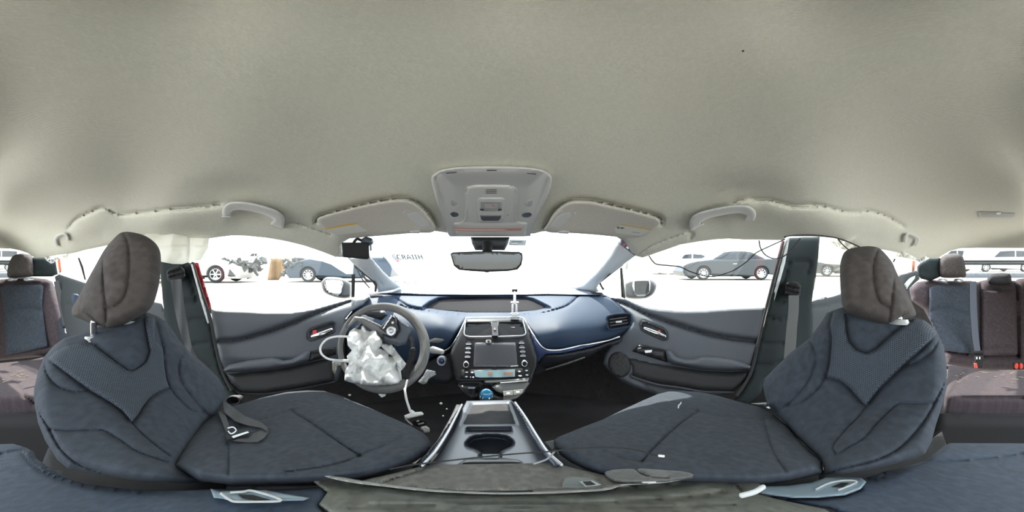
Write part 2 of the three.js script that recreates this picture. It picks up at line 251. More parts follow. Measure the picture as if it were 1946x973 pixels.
const rollL = bumpAlong(tearL.map(([u, v]) => [u, v + 26]), 24, 0.05), rollR = bumpAlong(tearR.map(([u, v]) => [u, v + 26]), 24, 0.05);
const domeR = (u, v) => 0.10 * sst(175, 60, Math.hypot((u - 1745) / 1.25, (v - 455) * 1.35)), domeL = (u, v) => 0.10 * sst(175, 60, Math.hypot((u - 110) / 1.25, (v - 455) * 1.35));
const arch = (u, v) => -0.05 * sst(110, 20, Math.hypot((u - 1410) / 1.2, v - 395)) - 0.05 * sst(110, 20, Math.hypot((u - 440) / 1.2, v - 398));
const ceilGeo = slab(ceilingEdge, { d: ceilD, th: 0.05, cell: 4, round: 9, edge: 0.03, inset: 0.995, creases: [{ p: tearL, w: 3, h: 0.03 }, { p: tearR, w: 3, h: 0.03 }, { p: tearR2, w: 3, h: 0.02 }, { p: tearL2, w: 3, h: 0.02 }, { p: R5(66, 392, 75, 372, 110, 352, 250, 313, 400, 277, 540, 252, 630, 250, 700, 278, 750, 318, 790, 372, 812, 425), w: 3, h: 0.05 }, { p: R6(822, 430, 845, 395, 875, 340, 925, 290, 980, 262, 1040, 256, 1120, 263, 1250, 291, 1400, 327, 1505, 355, 1546, 378, 1548, 405), w: 3, h: 0.05 }],
  rel: (u, v) => v < 300 ? 0 : sst(300, 365, v) * (rollL(u, v) + rollR(u, v) - domeR(u, v) * 0.6 - domeL(u, v) * 0.6 + arch(u, v)) + 0.006 * sst(390, 420, v) * fbm(u / 22, v / 14) });
const ceiling = setting('ceiling', ceilGeo, M.liner, 'warm grey woven headliner with torn side rails', 'headliner');
part(ceiling, 'roof_panel', new THREE.BoxGeometry(6.2, 0.05, 2.1).translate(0, EYE + 0.62, 0.04), M.liner);
part(ceiling, 'stain_spot', plate(ellipse(1412, 97, 2.6, 2, 10), (u, v) => ceilD(u, v) - 0.002, 0.003), mat([0.06, 0.05, 0.04], 0.9), 'small dark burn spot in the cloth');

setting('floor', box(6.6, 0.12, 4.4, 0, EYE - 0.86, -1.1), M.carpet, 'dark dusty footwell carpet of the car', 'carpet');
const bulkD = field([-200, 560, 5.0], [60, 560, 4.9], [150, 600, 3.6], [300, 640, 2.8], [450, 640, 2.62], [700, 600, 2.85], [950, 600, 3.1], [1200, 600, 2.85], [1450, 640, 2.62], [1600, 640, 2.8], [1720, 600, 3.6], [1800, 560, 4.9], [2150, 560, 5.0], [450, 880, 2.62], [950, 880, 3.0], [1450, 880, 2.62]);
for (const [n, o, l] of [['wall_front', Q(440, 622, 560, 620, 700, 600, 790, 580, 1110, 580, 1200, 610, 1420, 615, 1420, 830, 440, 830), 'dark carpeted bulkhead behind the dashboard and front doors'], ['wall_left', Q(312, 640, 400, 622, 440, 622, 440, 830, 312, 830), 'dark inner body side beside the driver seat'], ['wall_right', Q(1420, 615, 1545, 640, 1545, 830, 1420, 830), 'dark inner body side beside the passenger seat']])
  setting(n, slab(o, { d: bulkD, th: 0.05, cell: 22, inset: 0.995 }), M.carpet, l, 'bulkhead');
for (const [n, a, b, side] of [['wall_back_left', -200, 150, 'driver'], ['wall_back_right', 1730, 2150, 'passenger']]) setting(n, slab(Q(a, 545, b, 545, b, 760, a, 760), { d: 5.2, th: 0.05, cell: 40, inset: 0.995 }), M.carpet, `dark panel behind the rear bench on the ${side} side`, 'bulkhead');

for (const [n, sx, side] of [['added_wall_left', -1, 'driver'], ['added_wall_right', 1, 'passenger']]) setting(n, new THREE.BoxGeometry(2.6, 1.7, 0.06).rotateY(sx * Math.atan(1 / 1.17)).translate(sx * 4.95, EYE - 0.45, -4.2), M.liner, `inner body side past the ${side} end of the rear bench`, 'panel');  // unseen end walls, added to cut the side light on the rear bench
// pillars
const pilLD = field([305, 500, 2.42], [370, 500, 2.36], [400, 600, 2.32], [440, 750, 2.22], [315, 620, 2.42], [425, 770, 2.2]);
const trim3 = setting('trim_3', slab(Q(303, 494, 340, 496, 366, 500, 374, 525, 383, 555, 392, 582, 400, 605, 407, 650, 420, 705, 437, 738, 462, 757, 440, 772, 425, 776, 427, 745, 400, 700, 360, 667, 330, 642, 315, 620, 308, 560), { d: pilLD, th: 0.05, cell: 5, round: 6, edge: 0.02, creases: [{ p: R1(1130, 400, 1180, 520, 1215, 630), w: 2, h: 0.012 }, { p: R1(1130, 635, 1215, 632), w: 2, h: 0.012 }, { p: R1(1135, 735, 1240, 740, 1290, 760), w: 2, h: 0.012 }, { p: R1(1190, 890, 1297, 880), w: 2, h: 0.01 }] }), M.pillar, 'dark door pillar trim beside the driver seat', 'pillar');
part(trim3, 'door_seal', tube([[366, 500, 2.34], [383, 555, 2.31], [400, 605, 2.28], [408, 650, 2.26], [422, 705, 2.22], [440, 742, 2.18]], 0.006), M.rubber);
part(trim3, 'red_jamb', slab(R1(1188, 385, 1222, 388, 1255, 500, 1298, 640, 1310, 700, 1290, 700, 1245, 560), { d: 2.44, th: 0.03, cell: 6 }), M.red, 'red painted door jamb');
const pilRD = field([1500, 452, 2.42], [1558, 450, 2.44], [1541, 640, 2.42], [1462, 570, 2.32], [1430, 715, 2.24], [1390, 768, 2.2], [1450, 740, 2.24]);
const trim4 = setting('trim_4', slab(Q(1500, 452, 1530, 450.5, 1558, 450, 1555, 490, 1550, 530, 1543, 573, 1542, 640, 1520, 662, 1480, 692, 1452, 722, 1446, 748, 1420, 768, 1385, 770, 1408, 750, 1428, 715, 1440, 665, 1453, 612, 1462, 572, 1472, 530, 1484, 485, 1493, 458), { d: pilRD, th: 0.05, cell: 5, round: 6, edge: 0.02, creases: [{ p: S1(1320, 478, 1290, 600, 1225, 740, 1290, 745), w: 2, h: 0.012 }, { p: S1(1320, 478, 1455, 480, 1440, 560), w: 2, h: 0.01 }, { p: S1(1180, 850, 1250, 862, 1310, 855), w: 2, h: 0.014 }, { p: S2(1310, 370, 1400, 385, 1500, 380), w: 2, h: 0.012 }, { p: S2(1280, 545, 1400, 540, 1480, 520), w: 3, h: 0.012 }] }), M.pillar, 'dark door pillar trim beside the passenger seat', 'pillar');
part(trim4, 'door_seal', tube([[1489, 460, 2.4], [1470, 530, 2.34], [1455, 590, 2.3], [1440, 655, 2.26], [1426, 710, 2.22], [1400, 752, 2.18]], 0.006), M.rubber);
part(trim4, 'red_jamb', slab(S1(1285, 340, 1270, 335, 1235, 470, 1200, 620, 1160, 770, 1175, 775, 1215, 640, 1250, 480), { d: 2.46, th: 0.03, cell: 6 }), M.red, 'red painted door jamb');
part(trim4, 'jamb_strip', slab(S1(1322, 325, 1306, 328, 1270, 480, 1230, 640, 1185, 790, 1180, 840, 1196, 820, 1250, 640, 1292, 490), { d: 2.34, th: 0.015, cell: 6 }), M.pale, 'pale weather strip');
part(trim3, 'jamb_strip', slab(R1(1176, 396, 1188, 396, 1225, 530, 1265, 660, 1290, 760, 1278, 760, 1235, 620), { d: 2.30, th: 0.015, cell: 6 }), M.pale, 'pale weather strip');
setting('trim_1', slab([...R5(272, 618, 330, 612, 392, 600), ...R5(430, 640, 480, 700, 540, 755, 592, 795, 545, 812, 450, 828, 436, 790, 424, 760, 360, 705, 305, 660)], { d: field([664, 490, 2.36], [702, 486, 2.34], [762, 545, 2.86], [716, 553, 2.72]), th: 0.04, cell: 4, round: 5, edge: 0.02, creases: [{ p: R5(300, 640, 400, 705, 470, 780), w: 2, h: 0.01 }] }), M.pale, 'pale windscreen pillar cover beside the driver', 'pillar');
setting('trim_2', slab(R6(1296, 500, 1345, 545, 1392, 600, 1310, 660, 1240, 712, 1168, 768, 1150, 800, 1160, 826, 1100, 826, 1015, 803, 1075, 772, 1150, 702, 1225, 610, 1262, 545), { d: field([1180, 456, 2.28], [1209, 486, 2.36], [1140, 545, 2.75], [1095, 548, 2.86]), th: 0.04, cell: 4, round: 5, edge: 0.02, creases: [{ p: R6(1160, 760, 1250, 690, 1380, 595), w: 2, h: 0.01 }] }), M.pale, 'pale windscreen pillar cover beside the passenger', 'pillar');
for (const [n, o, side] of [['trim_5', T5(790, 355, 1040, 350, 1180, 480, 1285, 440, 1340, 740, 1200, 800, 960, 800, 700, 800, 700, 355), 'driver'], ['trim_6', S6(1060, 640, 1080, 615, 1160, 570, 1250, 568, 1260, 720, 1170, 760, 1090, 740, 1060, 710), 'passenger']])
  setting(n, slab(o, { d: 4.15, th: 0.06, cell: 4, round: 4, edge: 0.03, rel: (u, v) => 0.02 * fbm(u / 20, v / 15) }), M.pillar, `dark rear quarter panel on the ${side} side behind the rear bench`, 'panel');
// rear hatch bars, either end of the bench
for (const [n, a, b, side] of [['trim_7', -150, 22, 'driver'], ['trim_8', 1828, 2100, 'passenger']]) {
  const t = setting(n, slab(Q(a, 495.5, b, 495.5, b, 502.5, a, 502.5), { d: 5.0, th: 0.05, cell: 8, sharp: true }), mat([0.24, 0.27, 0.30], 0.5), `grey crossbar of the rear hatch glass on the ${side} side`, 'crossbar');
  part(t, 'seal', slab(Q(a, 500.5, b, 500.5, b, 503.5, a, 503.5), { d: 4.98, th: 0.02, cell: 8 }), M.rubber);
  part(t, 'seal', slab(Q(a, 494.6, b, 494.6, b, 496.2, a, 496.2), { d: 4.98, th: 0.02, cell: 8 }), M.rubber);
  part(t, 'lower_sill', slab(Q(a, 519, b, 519, b, 528, a, 528), { d: 4.96, th: 0.05, cell: 8 }), mat([0.20, 0.23, 0.27], 0.5));
}
// window posts of the front quarter glass and the rear doors
setting('trim_9', slab(R5(286, 718, 308, 716, 304, 858, 284, 860), { d: 2.58, th: 0.02, cell: 4 }), M.black, 'black upright of the small driver side quarter glass', 'post');
setting('trim_10', slab(R6(1292, 680, 1306, 676, 1326, 868, 1300, 858), { d: 2.58, th: 0.02, cell: 4 }), M.black, 'black upright of the small passenger side quarter glass', 'post');
setting('trim_11', slab(R1(478, 356, 490, 356, 512, 410, 530, 492, 520, 492, 500, 420), { d: 3.3, th: 0.02, cell: 4 }), M.black, 'black glass divider of the rear driver side window', 'post');
setting('trim_12', slab(S6(868, 574, 884, 572, 868, 605, 858, 604), { d: 3.3, th: 0.02, cell: 3 }), M.black, 'black glass divider of the rear passenger side window', 'post');
for (const [n, o, side] of [['trim_13', R5(300, 655, 320, 665, 380, 712, 425, 752, 444, 780, 440, 825, 428, 826, 430, 790, 412, 760, 360, 718, 305, 678), 'driver'], ['trim_14', R6(1312, 662, 1240, 716, 1172, 770, 1180, 790, 1196, 812, 1184, 815, 1162, 775, 1230, 712, 1308, 655), 'passenger']])
  setting(n, slab(o, { d: 2.62, th: 0.02, cell: 3 }), M.rubber, `black rubber seal of the ${side} side quarter glass`, 'seal');
setting('trim_15', slab(T5(1330, 405, 1385, 370, 1412, 610, 1420, 680, 1375, 720, 1350, 600), { d: 4.0, th: 0.03, cell: 3 }), mat([0.62, 0.13, 0.05], 0.5), 'orange red sliver of bodywork beside the rear driver side window', 'jamb');
setting('trim_16', slab(S6(1022, 588, 1044, 592, 1036, 690, 1016, 690), { d: 4.0, th: 0.03, cell: 3 }), mat([0.50, 0.16, 0.08], 0.5), 'brown red sliver of bodywork beside the rear passenger side window', 'jamb');

// glass
const pane = (n, o, d, label) => setting(n, slab(o, { d, th: 0.004, cell: 30, inset: 0.999 }), M.glass, label, 'window');
pane('window_1', Q(664, 455, 690, 448, 820, 442, 950, 448, 1100, 442, 1170, 452, 1205, 486, 1150, 530, 1092, 547, 975, 556, 800, 553, 760, 546, 712, 505), field([690, 448, 2.3], [950, 448, 2.28], [1170, 452, 2.3], [760, 546, 3.0], [975, 556, 3.06], [1092, 547, 3.0]), 'clear raked windscreen above the dashboard');
pane('window_2', Q(372, 455, 400, 452, 440, 446, 507, 450, 580, 466, 640, 488, 672, 500, 672, 568, 600, 590, 555, 595, 436, 592, 402, 590, 385, 530), 2.56, 'driver side front door glass with curtain cloth at its top');
pane('window_3', Q(1221, 488, 1264, 474, 1327, 458, 1390, 452, 1490, 455, 1478, 500, 1462, 560, 1454, 588, 1380, 590, 1280, 594, 1226, 585, 1184, 566, 1180, 505), 2.56, 'passenger side front door glass with wires across it');
pane('window_4', Q(672, 500, 716, 540, 716, 552, 672, 566), 2.7, 'small triangular driver side quarter glass');
pane('window_5', Q(1180, 505, 1144, 538, 1150, 552, 1182, 566), 2.7, 'small triangular passenger side quarter glass');
pane('window_6', Q(113, 484, 160, 474, 240, 458, 304, 455, 309, 576, 260, 566, 160, 538, 112, 522), field([113, 500, 4.05], [304, 500, 2.6], [200, 560, 3.2]), 'rear driver side door glass behind the front seat');
pane('window_7', Q(1557, 450, 1635, 468, 1706, 480, 1740, 495, 1742, 515, 1700, 528, 1598, 560, 1543, 573), field([1740, 500, 4.05], [1557, 500, 2.6], [1650, 540, 3.2]), 'rear passenger side door glass behind the front seat');
pane('window_8', Q(-140, 470, 52, 470, 52, 522, -140, 522), 5.1, 'rear hatch glass behind the driver side of the bench');
pane('window_9', Q(1790, 470, 2090, 470, 2090, 522, 1790, 522), 5.1, 'rear hatch glass behind the passenger side of the bench');

// ================= front seats =================
function headrest(seat, o) {
  const h = part(seat, 'headrest', slab(o.out, { d: o.d, th: 0.10, cell: 3, smooth: true, seg: 3, round: 22, edge: 0.06, bulge: 0.03, bw: 70, inset: 0.8, cw: 5, ch: 0.009, creases: o.seams }), M.headrest, 'brown grey cloth head restraint');
  for (const [a, b, c, d] of o.posts || []) { part(h, 'post', tube([[a, b, d], [a, c, d + 0.01]], 0.0075, { m: 12 }), M.chrome, 'chrome post'); part(h, 'post_collar', new THREE.CylinderGeometry(0.019, 0.025, 0.014, 24).translate(...P(a, c - 2, d + 0.01).toArray()), M.silver); }
}
const drv = thing('front_seat', 'driver seat, blue grey cloth with brown headrest, behind the steering wheel', 'seat');
const backL = field([100, 660, 1.40], [200, 625, 1.47], [280, 598, 1.55], [340, 650, 1.62], [426, 745, 1.70], [64, 757, 1.27], [150, 893, 1.14], [257, 910, 1.12], [340, 882, 1.235], [400, 795, 1.56], [250, 760, 1.38]);
const cL = [R2(270, 60, 265, 110, 290, 180, 340, 230, 400, 255, 460, 262, 530, 255), R2(285, 75, 400, 160, 530, 255, 640, 320, 720, 375, 780, 445, 850, 520, 920, 580, 1000, 640), R2(780, 445, 810, 410, 840, 360, 880, 305, 930, 270, 1000, 243), [...R1(545, 872, 600, 900), ...R2(575, 0, 640, 60, 700, 105, 750, 140, 790, 145, 840, 115, 870, 85, 885, 40), ...R1(925, 900, 905, 800, 893, 720)], [...R1(955, 720), ...R2(962, 0, 970, 100, 985, 190, 1010, 250, 1060, 310, 1120, 365, 1160, 385, 1205, 385)], [...R1(1040, 790, 1050, 830), ...R2(1085, 20, 1060, 80, 1055, 150, 1085, 230, 1140, 300, 1200, 370, 1240, 410)], R2(300, 485, 400, 493, 500, 488, 590, 487, 640, 505, 720, 555, 800, 610, 900, 650, 990, 680)];
part(drv, 'backrest', slab(Q(83, 679, 102, 657, 123, 642, 139, 638, 155, 633, 185, 622, 216, 612, 250, 600, 277, 593, 296, 599, 314, 610, 324, 622, 340, 646, 363, 672, 392, 695, 415, 718, 426, 737, 427, 756, 421, 773, 412, 786, 399, 795, 386, 806, 370, 829, 352, 858, 338, 882, 364, 897, 412, 915, 354, 919, 257, 913, 193, 902, 151, 893, 129, 890, 109, 874, 86, 838, 72, 803, 64, 757, 65, 737, 72, 708), { d: backL, th: 0.14, cell: 3, round: 26, edge: 0.05, bulge: 0.035, bw: 90, inset: 0.9, cw: 7, ch: 0.011, creases: [...cL, { p: R2(205, 290, 240, 400, 290, 480, 350, 590, 430, 670, 520, 715, 650, 755, 800, 783, 1000, 798, 1240, 803), w: 5, h: 0.012 }] }), M.seat, 'blue grey cloth backrest');
const backTop = (D, poly, extra = 0) => { const e = split(poly, 5); return (u, v) => { const m = near(e, u, v, true)[0]; return D(u, v) - 0.0125 - 0.035 * Math.sqrt(1 - (1 - clamp(m / 90)) ** 2) + 0.05 * (1 - Math.sqrt(1 - (1 - clamp(m / 26)) ** 2)) + extra; }; };
const outBackL = Q(83, 679, 102, 657, 123, 642, 139, 638, 155, 633, 185, 622, 216, 612, 250, 600, 277, 593, 296, 599, 314, 610, 324, 622, 340, 646, 363, 672, 392, 695, 415, 718, 426, 737, 427, 756, 421, 773, 412, 786, 399, 795, 386, 806, 370, 829, 352, 858, 338, 882, 364, 897, 412, 915, 354, 919, 257, 913, 193, 902, 151, 893, 129, 890, 109, 874, 86, 838, 72, 803, 64, 757, 65, 737, 72, 708);
part(drv, 'mesh_panel', slab([...R2(282, 66, 330, 22, 395, -8, 470, -24, 560, -6, 640, 56, 700, 101, 750, 136, 790, 141, 840, 111, 872, 80, 890, 20), ...R1(918, 880, 904, 800, 896, 728, 950, 730, 956, 860), ...R2(962, 10, 968, 100, 982, 190, 1000, 238, 930, 266, 878, 302, 838, 356, 808, 406, 780, 440, 722, 372, 642, 316, 530, 249, 400, 155)], { d: backTop(backL, outBackL), th: 0.012, cell: 3, round: 6, edge: 0.012 }), M.seatdots, 'dotted mesh cloth panel');
headrest(drv, { out: R1(755, 199, 800, 197, 880, 215, 940, 250, 975, 290, 990, 340, 991, 420, 982, 510, 966, 580, 945, 640, 915, 682, 870, 710, 800, 750, 730, 780, 660, 788, 615, 778, 560, 762, 500, 735, 455, 718, 443, 695, 446, 668, 460, 635, 490, 585, 540, 490, 590, 400, 640, 310, 690, 250, 728, 212), d: field([240, 445, 1.52], [300, 500, 1.50], [290, 590, 1.46], [140, 595, 1.44], [200, 620, 1.42], [210, 520, 1.45]),
  seams: [R1(758, 199, 785, 260, 797, 350, 790, 480, 775, 570, 745, 625, 700, 660, 655, 668), R1(637, 320, 633, 430, 640, 560, 652, 660, 652, 785), R1(445, 690, 480, 685, 520, 690, 560, 715, 600, 750, 650, 782)], posts: [[178, 612, 645, 1.44], [246, 605, 617, 1.50]] });
const cushD = flat(0.50);
const outCushL = Q(322, 888, 352, 836, 384, 800, 410, 780, 450, 770, 497, 756, 544, 745, 583, 742, 616, 743, 645, 751, 673, 763, 709, 778, 745, 794, 781, 810, 806, 824, 818, 838, 819, 849, 810, 863, 788, 878, 752, 892, 716, 903, 680, 910, 620, 916, 540, 920, 440, 922, 380, 914);
part(drv, 'cushion', slab(outCushL, { d: cushD, th: 0.12, cell: 3.5, round: 24, edge: 0.10, bulge: 0.05, bw: 80, inset: 0.93, cw: 8, ch: 0.02, creases: [R4(430, 620, 520, 670, 620, 740, 710, 800, 790, 850), { p: R4(150, 690, 250, 665, 330, 640, 400, 620, 480, 598, 560, 555, 610, 512), w: 6, h: 0.012 }, { p: R4(790, 850, 860, 820, 950, 785, 1030, 745, 1090, 700), w: 6, h: 0.008 }, { p: R4(790, 850, 700, 885, 560, 915, 400, 935), w: 6, h: 0.012 }, { p: R2(1350, 560, 1352, 640, 1350, 745), w: 5, h: 0.008 }] }), M.seat, 'grey cloth seat cushion');
part(drv, 'underseat_slab', slab(Q(340, 896, 430, 902, 540, 905, 700, 900, 800, 870, 822, 862, 815, 890, 700, 925, 400, 930), { d: flat(0.66), th: 0.05, cell: 20 }), M.black);
part(drv, 'underseat_slab', slab(Q(92, 850, 130, 884, 200, 900, 300, 912, 430, 912, 430, 940, 250, 940, 120, 915, 80, 880), { d: flat(0.62), th: 0.05, cell: 20 }), M.black, 'black base under the backrest');  // added black slab hides the lit floor where shade falls under the seat

const pas = thing('front_seat', 'passenger seat, blue grey cloth with brown headrest, beside the open footwell', 'seat');
const backR = field([1740, 606, 1.42], [1640, 600, 1.50], [1571, 596, 1.57], [1499, 673, 1.66], [1451, 733, 1.70], [1496, 806, 1.53], [1562, 873, 1.27], [1600, 900, 1.16], [1690, 882, 1.16], [1758, 853, 1.20], [1800, 710, 1.31], [1650, 760, 1.42]);
const outBackR = Q(1604, 583, 1588, 588, 1571, 595, 1561, 612, 1539, 642, 1499, 673, 1466, 706, 1453, 719, 1450, 733, 1453, 750, 1459, 770, 1472, 784, 1496, 808, 1514, 831, 1536, 852, 1560, 873, 1566, 890, 1562, 902, 1600, 901, 1650, 893, 1690, 884, 1735, 872, 1758, 862, 1770, 840, 1779, 806, 1791, 770, 1799, 737, 1800, 710, 1798, 683, 1792, 657, 1782, 634, 1769, 617, 1756, 608, 1741, 604, 1700, 598, 1650, 590);
part(pas, 'backrest', slab(outBackR, { d: backR, th: 0.14, cell: 3, round: 26, edge: 0.05, bulge: 0.035, bw: 90, inset: 0.9, cw: 7, ch: 0.011, creases: [S3(1045, 590, 1040, 640, 1000, 700, 940, 745, 890, 765, 835, 775), [...S3(1040, 595, 960, 670, 870, 750), ...S5(1000, 100, 900, 200, 830, 290, 760, 380, 700, 440, 650, 500, 620, 540, 610, 570, 630, 610)], S5(565, 122, 640, 145, 700, 180, 750, 240, 790, 285, 820, 303), S3(505, 480, 510, 560, 525, 630, 570, 680, 630, 700, 680, 680, 760, 610, 830, 550, 900, 505), [...S3(435, 460, 415, 540, 425, 620, 420, 700), ...S5(580, 60, 550, 140, 500, 210, 440, 260, 380, 295, 325, 302)], [...S3(300, 625, 325, 680, 335, 740, 310, 820), ...S5(480, 100, 430, 180, 340, 280, 290, 320)], S5(1240, 283, 1150, 288, 1060, 288, 1020, 292, 960, 340, 880, 420, 800, 510, 700, 570, 640, 610), { p: S5(1325, 120, 1290, 200, 1240, 300, 1190, 390, 1120, 480, 1040, 560, 960, 610, 860, 650, 700, 690, 560, 730), w: 5, h: 0.012 }] }), M.seat, 'blue grey cloth backrest');
part(pas, 'mesh_panel', slab([...S3(905, 508, 960, 512, 1000, 542, 1036, 590, 958, 664, 866, 744), ...S5(990, 102, 894, 196, 826, 284, 818, 298, 792, 280, 754, 234, 704, 175, 642, 140, 570, 118, 585, 60), ...S3(426, 700, 431, 620, 421, 540, 440, 470, 500, 470, 504, 560, 519, 634, 566, 686, 630, 706, 684, 686, 764, 615, 834, 556)], { d: backTop(backR, outBackR), th: 0.012, cell: 3, round: 6, edge: 0.012 }), M.seatdots, 'dotted mesh cloth panel');
headrest(pas, { out: S3(500, 120, 540, 97, 600, 87, 650, 85, 700, 95, 740, 130, 778, 180, 805, 240, 843, 310, 880, 390, 910, 455, 914, 480, 892, 500, 850, 515, 800, 535, 760, 541, 700, 535, 620, 510, 540, 475, 510, 455, 490, 430, 480, 370, 475, 250, 478, 180), d: field([1640, 468, 1.52], [1598, 520, 1.50], [1605, 590, 1.46], [1740, 600, 1.42], [1690, 615, 1.41], [1690, 530, 1.44]),
  seams: [S3(700, 94, 680, 140, 670, 200, 672, 280, 685, 350, 710, 410, 760, 440), S3(797, 215, 785, 300, 775, 400, 765, 480, 755, 540), S3(912, 460, 870, 465, 830, 490, 790, 520, 760, 540)], posts: [[1709, 605, 613, 1.42]] });
part(pas, 'cushion', slab(Q(1053, 836, 1062, 830, 1109, 811, 1146, 797, 1187, 777, 1224, 760, 1250, 749, 1270, 744, 1299, 743, 1330, 745, 1364, 752, 1403, 763, 1442, 773, 1470, 788, 1496, 808, 1514, 831, 1536, 853, 1562, 875, 1565, 900, 1500, 915, 1440, 922, 1300, 918, 1150, 906, 1115, 893, 1086, 880, 1066, 866, 1055, 851), { d: cushD, th: 0.12, cell: 3.5, round: 24, edge: 0.10, bulge: 0.05, bw: 80, inset: 0.93, cw: 8, ch: 0.02, creases: [S4(1260, 240, 1180, 290, 1090, 360, 1000, 440, 920, 520, 850, 600), { p: S4(960, 115, 1020, 145, 1100, 180, 1180, 215, 1260, 240, 1350, 262, 1500, 285, 1740, 300), w: 6, h: 0.010 }, { p: S4(330, 425, 322, 480, 340, 530, 400, 600), w: 5, h: 0.006 }, { p: S4(400, 460, 520, 510, 640, 560, 760, 595, 850, 600), w: 5, h: 0.006 }, { p: S4(1740, 310, 1760, 400, 1800, 520, 1850, 610, 1895, 672), w: 5, h: 0.010 }] }), M.seat, 'grey cloth seat cushion');
part(pas, 'seat_bracket', plate(S4(135, 460, 200, 448, 210, 500, 190, 520, 165, 490), 1.44, 0.02), M.silver, 'metal bracket at the cushion corner');
part(pas, 'underseat_slab', slab(Q(1058, 852, 1100, 876, 1200, 896, 1440, 905, 1560, 890, 1560, 930, 1200, 930, 1062, 880), { d: flat(0.66), th: 0.05, cell: 20 }), M.black);
part(pas, 'underseat_slab', slab(Q(1556, 895, 1650, 885, 1740, 862, 1790, 820, 1800, 850, 1740, 895, 1650, 915, 1556, 930), { d: flat(0.62), th: 0.05, cell: 20 }), M.black, 'black base under the backrest');  // black stand-in for the shade below the passenger backrest

// ================= rear bench =================
function rearHalf(label) { return thing('rear_bench', label, 'seat'); }
const benD = field([0, 525, 4.28], [100, 535, 4.2], [0, 690, 3.95], [140, 650, 3.9]);
const rl = rearHalf('rear bench end on the driver side with a blue insert and one headrest');
part(rl, 'backrest', slab([...Q(-120, 533, -60, 531), ...R1(0, 490, 50, 484, 200, 476, 290, 488, 325, 505, 345, 560, 372, 640, 400, 740, 440, 830, 480, 870, 460, 940, 300, 960, 0, 990), ...Q(-120, 690)], { d: benD, th: 0.2, cell: 4, round: 12, edge: 0.07, bulge: 0.05, bw: 50, creases: [R1(270, 530, 262, 640, 275, 750, 300, 910), { p: R1(0, 538, 60, 522, 240, 520, 270, 530), w: 4, h: 0.02 }] }), M.wine, 'plum grey cloth backrest');
part(rl, 'insert', slab([...R1(4, 540, 40, 523, 240, 521, 268, 532, 260, 640, 272, 750, 296, 905, 150, 935, 40, 955, 30, 860, 20, 700)], { d: (u, v) => benD(u, v) - 0.075, th: 0.03, cell: 4, round: 6, edge: 0.02, creases: [{ p: R1(20, 705, 60, 682, 120, 668, 200, 668, 264, 682), w: 5, h: 0.016 }] }), M.seat, 'blue grey cloth insert');
part(rl, 'side_bolster', slab(R1(362, 735, 385, 700, 400, 760, 440, 830, 470, 850, 440, 870, 370, 870, 358, 810), { d: 3.86, th: 0.1, cell: 4, round: 5, edge: 0.03 }), M.seat);
const rearCD = flat(0.80);
part(rl, 'cushion', slab([...Q(-120, 694, 0, 690, 60, 684, 110, 672, 140, 662, 130, 690, 100, 760, 90, 790, 66, 794, 0, 800, -120, 802)], { d: (u, v) => v < 752 ? rearCD(u, v) - 0.35 : rearCD(u, 752) - 0.35 + (v - 752) * 0.0006, th: 0.2, cell: 4, round: 14, edge: 0.06, creases: [{ p: R2(0, 285, 60, 280, 150, 292, 200, 330), w: 4, h: 0.02 }, { p: R2(45, 100, 90, 190, 150, 290), w: 3, h: 0.02 }, { p: R2(20, 60, 60, 110, 120, 100, 240, 70), w: 3, h: 0.02 }] }), M.wine, 'plum grey dirty cloth cushion');
function smallHead(bench, o, d, m, posts) { const h = part(bench, 'headrest', slab(o, { d, th: 0.12, cell: 3, smooth: true, seg: 3, round: 12, edge: 0.08, bulge: 0.03, bw: 26, inset: 0.85 }), m); for (const [u, v] of posts || []) part(h, 'post_guide', knob(u, v, d + 0.01, [[0, 0.02], [5, 0.02], [6, 0.01], [6, -0.02]], 14, 0.6), M.silver, 'silver post guide'); }
smallHead(rl, R1(46, 468, 44, 440, 55, 390, 75, 350, 105, 335, 145, 330, 190, 340, 208, 375, 212, 440, 206, 470, 130, 480, 60, 480), 4.12, M.headrest, [[23, 531], [54, 531]]);
const rr = rearHalf('rear bench end on the passenger side with folding armrest and two headrests');
const benR = field([1740, 535, 4.2], [1946, 530, 4.28], [1800, 690, 3.92], [1946, 700, 3.95]);
part(rr, 'backrest', slab([...S3(872, 330, 922, 292, 1000, 278, 1100, 285, 1230, 285, 1270, 292, 1290, 285, 1340, 275, 1490, 285, 1500, 275, 1539, 270), ...Q(2070, 530, 2070, 705), ...S3(1539, 805, 1300, 800, 1200, 785, 1090, 775, 1040, 600, 960, 450, 890, 400)], { d: benR, th: 0.2, cell: 4, round: 12, edge: 0.07, bulge: 0.05, bw: 50, creases: [{ p: S3(1285, 300, 1292, 500, 1290, 720), w: 4, h: 0.04 }, { p: S3(1495, 280, 1500, 500, 1505, 720), w: 4, h: 0.04 }, { p: S3(1090, 690, 1180, 705, 1290, 722, 1505, 722), w: 4, h: 0.04 }, S3(990, 330, 988, 460, 1000, 560, 1050, 660)] }), M.wine, 'plum grey cloth backrest');
part(rr, 'insert', slab(S3(992, 325, 1040, 310, 1130, 308, 1225, 315, 1230, 480, 1235, 600, 1245, 705, 1160, 700, 1080, 688, 1040, 600, 990, 500), { d: (u, v) => benR(u, v) - 0.075, th: 0.03, cell: 4, round: 6, edge: 0.02, creases: [{ p: S3(985, 470, 1030, 450, 1090, 443, 1150, 455, 1225, 485), w: 5, h: 0.016 }] }), M.seat, 'blue grey cloth insert');
const arm = part(rr, 'folding_armrest', slab(soften(S3(1297, 342, 1490, 338, 1503, 712, 1292, 718), 5), { d: (u, v) => benR(u, v) - 0.07, th: 0.06, cell: 4, round: 6, edge: 0.03, creases: [{ p: S3(1290, 670, 1400, 672, 1502, 672), w: 3, h: 0.02 }] }), M.wine, 'plum grey folding armrest');
